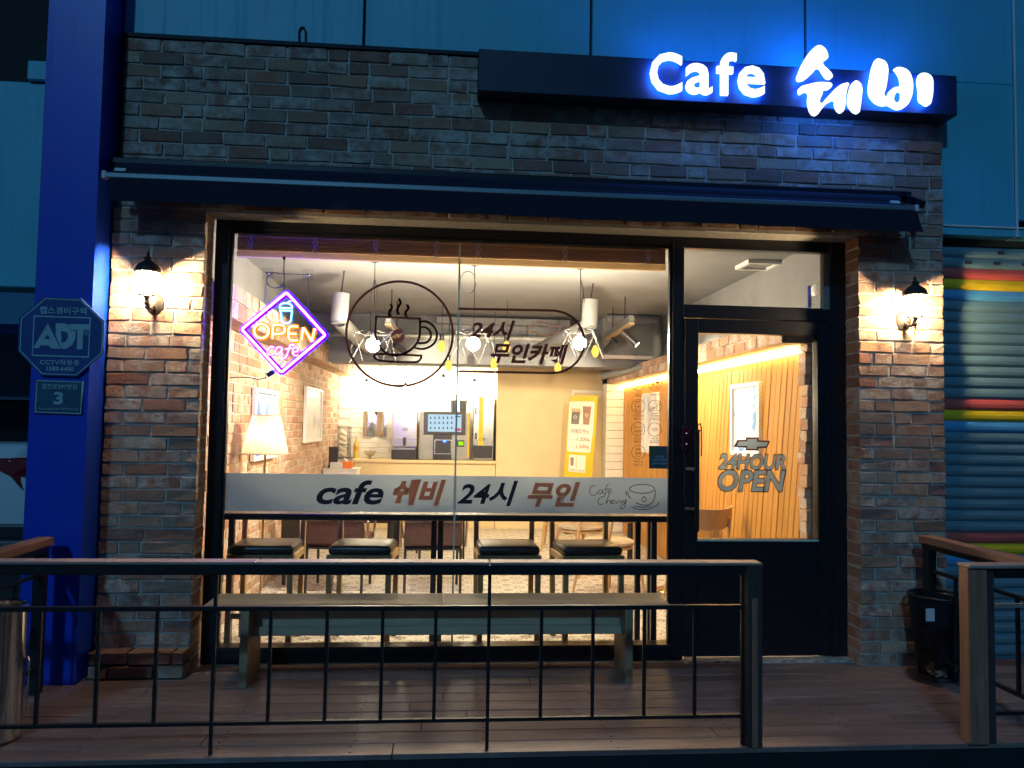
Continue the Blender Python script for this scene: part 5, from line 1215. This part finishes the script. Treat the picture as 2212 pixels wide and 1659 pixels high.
link('cup_print', shape_mesh([K8p((165, 1300), (215, 1303), (208, 1420), (165, 1415))], YPP, .001), 'p_ice', po); link('cup_print', shape_mesh([K8p((285, 1315), (350, 1320), (340, 1435), (280, 1430))], YPP, .001), 'p_white', po)
for c_ in ((232, 730), (395, 700)): link('logo_print', shape_mesh(ring_loops(*K8p(c_)[0], 3.4, .9, 20), YPP-.0012, .0006), 'p_white', po)
for s_, bx, mt in (('아메리카노', K8(172, 895, 428, 968), 'p_ink'), ('1,200', K8(258, 1018, 408, 1078), 'p_red'), ('원', K8(408, 1038, 438, 1084), 'p_ink'), ('1,500', K8(248, 1120, 398, 1182), 'p_red'), ('원', K8(398, 1142, 430, 1188), 'p_ink'), ('뜨거운거', K8(148, 1032, 246, 1064), 'p_lid'), ('차가운거', K8(140, 1132, 238, 1164), 'p_lid'), ('초코라떼', K8(152, 1468, 225, 1494), 'p_ink'), ('바닐라라떼', K8(262, 1480, 358, 1506), 'p_ink')): text(s_, bx, YPP, mt, po, bold=.01)
q0, q1 = at(1230, 1000, YPO+.02), at(1280, 1000, YPO+.02)
MB().tube([(q0.x, YPO+.02, .02), ((q0.x+q1.x)/2, YPO+.03, 1.0), (q1.x, YPO+.02, 1.84)], .008, 6).build('stand_rod', 'black', po); MB().box(q0.x-.05, q1.x+.05, YPO+.0, YPO+.2, 0, .02).build('base', 'black', po)

# --- ceiling: pendants, bulbs, tracks, ducts
def cable(par, top, bot, r=.003): MB().tube([top, (Vector(top)+Vector(bot))/2+Vector((.004, 0, 0)), bot], r, 6).build('cord', 'black', par)
M['globe'] = emit('globe_bulb', (1, .84, .58), 1000); M['wirew'] = plain('pale_wire', (.05, .05, .05), .5, 0)
YPD = 1.2
names = ['caged globe pendant nearest the neon sign, seen through the cup sticker', 'caged globe pendant in the middle, seen beside the glass joint', 'caged globe pendant at the end of the 24-hour sticker']
for k, (px, py) in enumerate(((805, 757), (1022, 754), (1252, 752))):
    c_ = at(px, py, YPD); t = thing('caged_pendant', names[k], 'pendant lamp', (0, 0, 0), 'caged globe pendants')
    cable(t, (c_.x, YPD, ZC), (c_.x, YPD, c_.z+.16)); MB().lathe([(.035, ZC-.012), (.03, ZC-.02), (.006, ZC-.03)], 16, (c_.x, YPD, 0)).build('canopy', 'black', t)
    MB().lathe([(.016, .09), (.02, .1), (.02, .15), (.008, .17)], 14, c_).build('socket', 'darkplastic', t, smooth=True)
    bmx = bmesh.new(); bmesh.ops.create_uvsphere(bmx, u_segments=20, v_segments=12, radius=.052); me = bpy.data.meshes.new('bulb'); bmx.to_mesh(me); bmx.free()
    for p_ in me.polygons: p_.use_smooth = True
    me.transform(Matrix.Translation(c_+Vector((0, 0, .04)))); link('bulb', me, 'globe', t)
    mm = MB()
    ring = lambda r_, zz, ph: [Vector((c_.x+r_*math.cos(ph+2*math.pi*j/4), YPD+r_*math.sin(ph+2*math.pi*j/4), c_.z+zz)) for j in range(4)]
    A, B, D_ = ring(.075, .15, .5), ring(.15, .13, .5), ring(.19, -.10, .5+math.pi/4)
    E_ = ring(.12, .15, .5+math.pi/4)
    for j in range(4):
        mm.tube([A[j], B[j]], .0012, 5); mm.tube([B[j], D_[j]], .0012, 5); mm.tube([B[j], D_[j-1]], .0012, 5); mm.tube([B[j], B[(j+1) % 4]], .0012, 5)
    mm.build('wire_cage', 'wirew', t)
    mm = MB()
    if k == 1: mm.tube([at(*q, YPD) for q in arc(1011, 610, 17, 24, 0, 330, 26)], .0025, 5)
    else: mm.tube([(c_.x, YPD, c_.z+.55), (c_.x-.02*(1-k), YPD, c_.z+.45), (c_.x-.035*(1-k), YPD-.01, c_.z+.36)], .0022, 5); mm.tube([(c_.x, YPD, c_.z+.56), (c_.x+.025, YPD, c_.z+.47), (c_.x+.02, YPD, c_.z+.36)], .0022, 5)
    mm.build('slack_cord', 'black', t)
M['pbulb'] = emit('pendant_bulb', (1, .84, .58), 330)
pn = ['pendant lamp over the counter nearest the brick wall', 'pendant lamp over the counter beside the ice machine', 'pendant lamp over the counter above the coffee machine', 'pendant lamp over the counter next to the cup dispenser']
for k, (px, y1) in enumerate(((792, 822), (876, 830), (958, 812), (1025, 822))):
    c_ = at(px, y1, 6.3); t = thing('counter_pendant', pn[k], 'pendant lamp', (0, 0, 0), 'pendant lamps over the counter')
    cable(t, (c_.x, 6.3, ZC), (c_.x, 6.3, c_.z+.02)); MB().lathe([(.018, -.03), (.022, -.02), (.022, .02), (.008, .03)], 12, c_).build('socket', 'darkplastic', t)
    MB().lathe([(.0, -.14), (.03, -.13), (.045, -.1), (.04, -.06), (.016, -.031)], 16, c_, False).build('bulb', 'pbulb', t, smooth=True)
    mm = MB(); mm.tube([c_+Vector((.11*math.cos(a), .11*math.sin(a), -.01)) for a in [2*math.pi*j/6 for j in range(6)]], .003, 5, True)
    for j in range(6): a = 2*math.pi*j/6; mm.tube([c_+Vector((0, 0, .02)), c_+Vector((.11*math.cos(a), .11*math.sin(a), -.01))], .002, 5)
    mm.build('wire_shade', 'black', t); MB().tube([c_+Vector((.012+.016*math.cos(a), 0, .17+.02*math.sin(a))) for a in [2*math.pi*j/10 for j in range(10)]], .0022, 5, True).build('cord_loop', 'black', t)
M['amber'] = emit('amber_filament', (1, .60, .10), 1.7)
an = ['amber filament bulb hanging beside the cup handle drawing', 'amber filament bulb hanging by the glass joint below the cup drawing', 'amber filament bulb hanging under the first letter of the second sticker line', 'amber filament bulb hanging behind the 24-hour lettering', 'amber filament bulb hanging at the bottom curve of the 24-hour sticker', 'amber filament bulb hanging just past the end caged pendant']
for k, (px, py, Y) in enumerate(((954, 748, 3.2), (969, 790, 4.0), (1067, 785, 3.8), (1094, 750, 3.0), (1205, 795, 4.0), (1286, 759, 3.0))):
    c_ = at(px, py, Y); t = thing('filament_bulb', an[k], 'bulb', (0, 0, 0), 'amber filament bulbs')
    cable(t, (c_.x, Y, ZC), (c_.x, Y, c_.z+.12)); MB().lathe([(.022, .06), (.024, .07), (.024, .12), (.01, .13)], 12, c_).build('socket', 'darkplastic', t, smooth=True)
    MB().lathe([(.0, -.065), (.016, -.058), (.034, -.03), (.042, .0), (.03, .035), (.018, .059)], 18, c_, False).build('bulb', 'amber', t, smooth=True)

def track(label, p, q, heads):
    t = thing('track_light', label, 'track light', (0, 0, 0), 'track lights')
    p, q = Vector(p), Vector(q); MB().bar(p, q, .045, .06).build('track', 'duct', t, .003, 1); MB().bar(p-Vector((0, 0, .045)), q-Vector((0, 0, .045)), .05, .02).build('rail', 'palewood', t)
    for f in (.25, .75): c_ = p.lerp(q, f); MB().tube([c_, (c_.x, c_.y, ZC)], .006, 6).build('hanger', 'black', t)
    for f, dx in heads:
        c_ = p.lerp(q, f)-Vector((0, 0, .06)); MB().tube([c_, c_-Vector((0, 0, .07))], .012, 8).build('stem', 'black', t)
        dv = Vector(dx).normalized()*.19; a = c_-Vector((0, 0, .07))-dv*.3; b = a+dv; MB().tube([a, b], .035, 14).build('spot_head', 'darkplastic', t, smooth=True); MB().tube([b, b+(b-a)*.02], .028, 14).build('spot_lens', emit('spot_lens', (1, .95, .8), 8) if 'spot_lens' not in bpy.data.materials else bpy.data.materials['spot_lens'], t)
        sl = bpy.data.lights.new('spot_lamp', 'SPOT'); sl.energy = 170; sl.spot_size = R(110); sl.spot_blend = .6; sl.color = (1, .84, .58); sl.shadow_soft_size = .03
        so = bpy.data.objects.new('spot_lamp', sl); C.objects.link(so); so.parent = t; so.location = b+(b-a)*.06; so.rotation_euler = (b-a).to_track_quat('-Z', 'Y').to_euler()
track('track light near the door with black spot heads', at(1365, 688, 2.2), at(1312, 724, 3.6), ((.18, (.8, -.25, -.75)), (.75, (-.6, .9, -.7))))
track('track light behind the cup drawing with black spot heads', at(838, 690, 2.2), at(862, 726, 3.6), ((.1, (-.8, .2, -.8)), (.9, (.8, 1, -.55))))
def duct(label, top, bend, end, r=.075):
    t = thing('air_duct', label, 'duct', (0, 0, 0), 'white round air ducts'); top, bend, end = Vector(top), Vector(bend), Vector(end)
    MB().tube([top, bend], r, 24).build('vertical_pipe', 'duct', t, smooth=True); MB().tube([bend+Vector((0, 0, -.02)), bend+Vector((0, 0, .02)), bend+(end-bend)*.1, end], r*.95, 20).build('slanted_pipe', 'duct', t, smooth=True)
    MB().tube([top, (top.x+.02, top.y, ZC)], .006, 6).build('hanger', 'black', t)
duct('white round duct bending behind the neon sign', at(737, 634, 1.7), at(733, 694, 1.7), at(800, 755, 4.2), .07)
duct('white round duct bending behind the end of the 24-hour sticker', at(1276, 648, 1.9), at(1273, 704, 1.9), at(1150, 760, 4.2), .07)
ac = thing('air_conditioner_duct', 'boxy grey duct with a pipe under the ceiling beside the brick ledge', 'duct')
a, b = at(1300, 772, 4.0), at(1440, 690, 4.0); MB().box(a.x, min(b.x, XR-.01), 3.95, 4.24, a.z, b.z).build('box', 'duct', ac, .01, 1); MB().box(a.x, XR-.01, 3.9, 3.949, a.z-.02, a.z+.02).build('lip', 'lintel', ac)
MB().tube([at(1310, 688, 3.7), at(1395, 690, 3.7), at(1418, 692, 3.7), at(1422, 720, 3.7), at(1420, 772, 3.7), at(1410, 788, 3.7), at(1302, 812, 5.6)], .05, 14).build('pipe', 'duct', ac, smooth=True)
cp = thing('cable_tray', 'long pale box tray across the ceiling behind the cup drawing', 'tray'); a, b = at(930, 702, 4.0), at(1310, 690, 4.0)
MB().box(-.15, 1.4, 4.05, 4.2, at(1000, 700, 4.1).z, at(1000, 686, 4.1).z).build('tray', 'duct', cp, .004, 1); MB().tube([(XL+.05, 4.1, 2.46), (XR-.05, 4.1, 2.46)], .03, 12).build('pipe', 'bulkgrey', cp, smooth=True)
for x in (-.9, 0, .9, 1.8): MB().tube([(x, 4.1, 2.46), (x, 4.1, ZC)], .006, 6).build('hanger', 'black', cp)
av = thing('ceiling_vent', 'square white ceiling vent seen through the transom glass', 'vent'); p0 = atz(1588, 575, ZC); p1 = atz(1660, 577, ZC)
W_ = p1.x-p0.x; y1 = p0.y; y0 = y1-W_
for (xa, xb, ya, yb) in ((p0.x, p0.x+.03, y0, y1), (p1.x-.03, p1.x, y0, y1), (p0.x+.03, p1.x-.03, y0, y0+.03), (p0.x+.03, p1.x-.03, y1-.03, y1)): MB().box(xa, xb, ya, yb, ZC-.03, ZC-.001).build('frame_bar', 'white', av)
MB().box(p0.x+.03, p1.x-.03, y0+.03, y1-.03, ZC-.012, ZC-.001).build('grille', plain('dusty_filter', (.25, .25, .22), .8, 0, .6, 30, .4), av)
cc = thing('security_camera', 'white and blue security camera inside the transom glass', 'camera'); p = at(1765, 640, .25)
MB().box(p.x-.055, p.x+.06, .262, .28, p.z-.075, p.z+.075).build('sticker_plate', plain('blue_plate', (.02, .04, .4), .4), cc, .004, 1); MB().lathe([(.055, .0), (.058, .01), (.058, .065), (.05, .075)], 24, (p.x+.005, .215, p.z-.005)).build('housing', 'whiteplastic', cc, smooth=True)
bmx = bmesh.new(); bmesh.ops.create_uvsphere(bmx, u_segments=20, v_segments=12, radius=.035); me = bpy.data.meshes.new('dome'); bmx.to_mesh(me); bmx.free(); me.transform(Matrix.Translation((p.x+.005, .215, p.z-.015))); link('dome', me, 'carglass', cc); MB().box(p.x-.04, p.x+.05, .257, .2615, p.z-.07, p.z-.01).build('white_label', 'white', cc); MB().box(p.x+.0, XR+.03, .281, .3, p.z-.02, p.z+.02).build('arm', 'whiteplastic', cc)
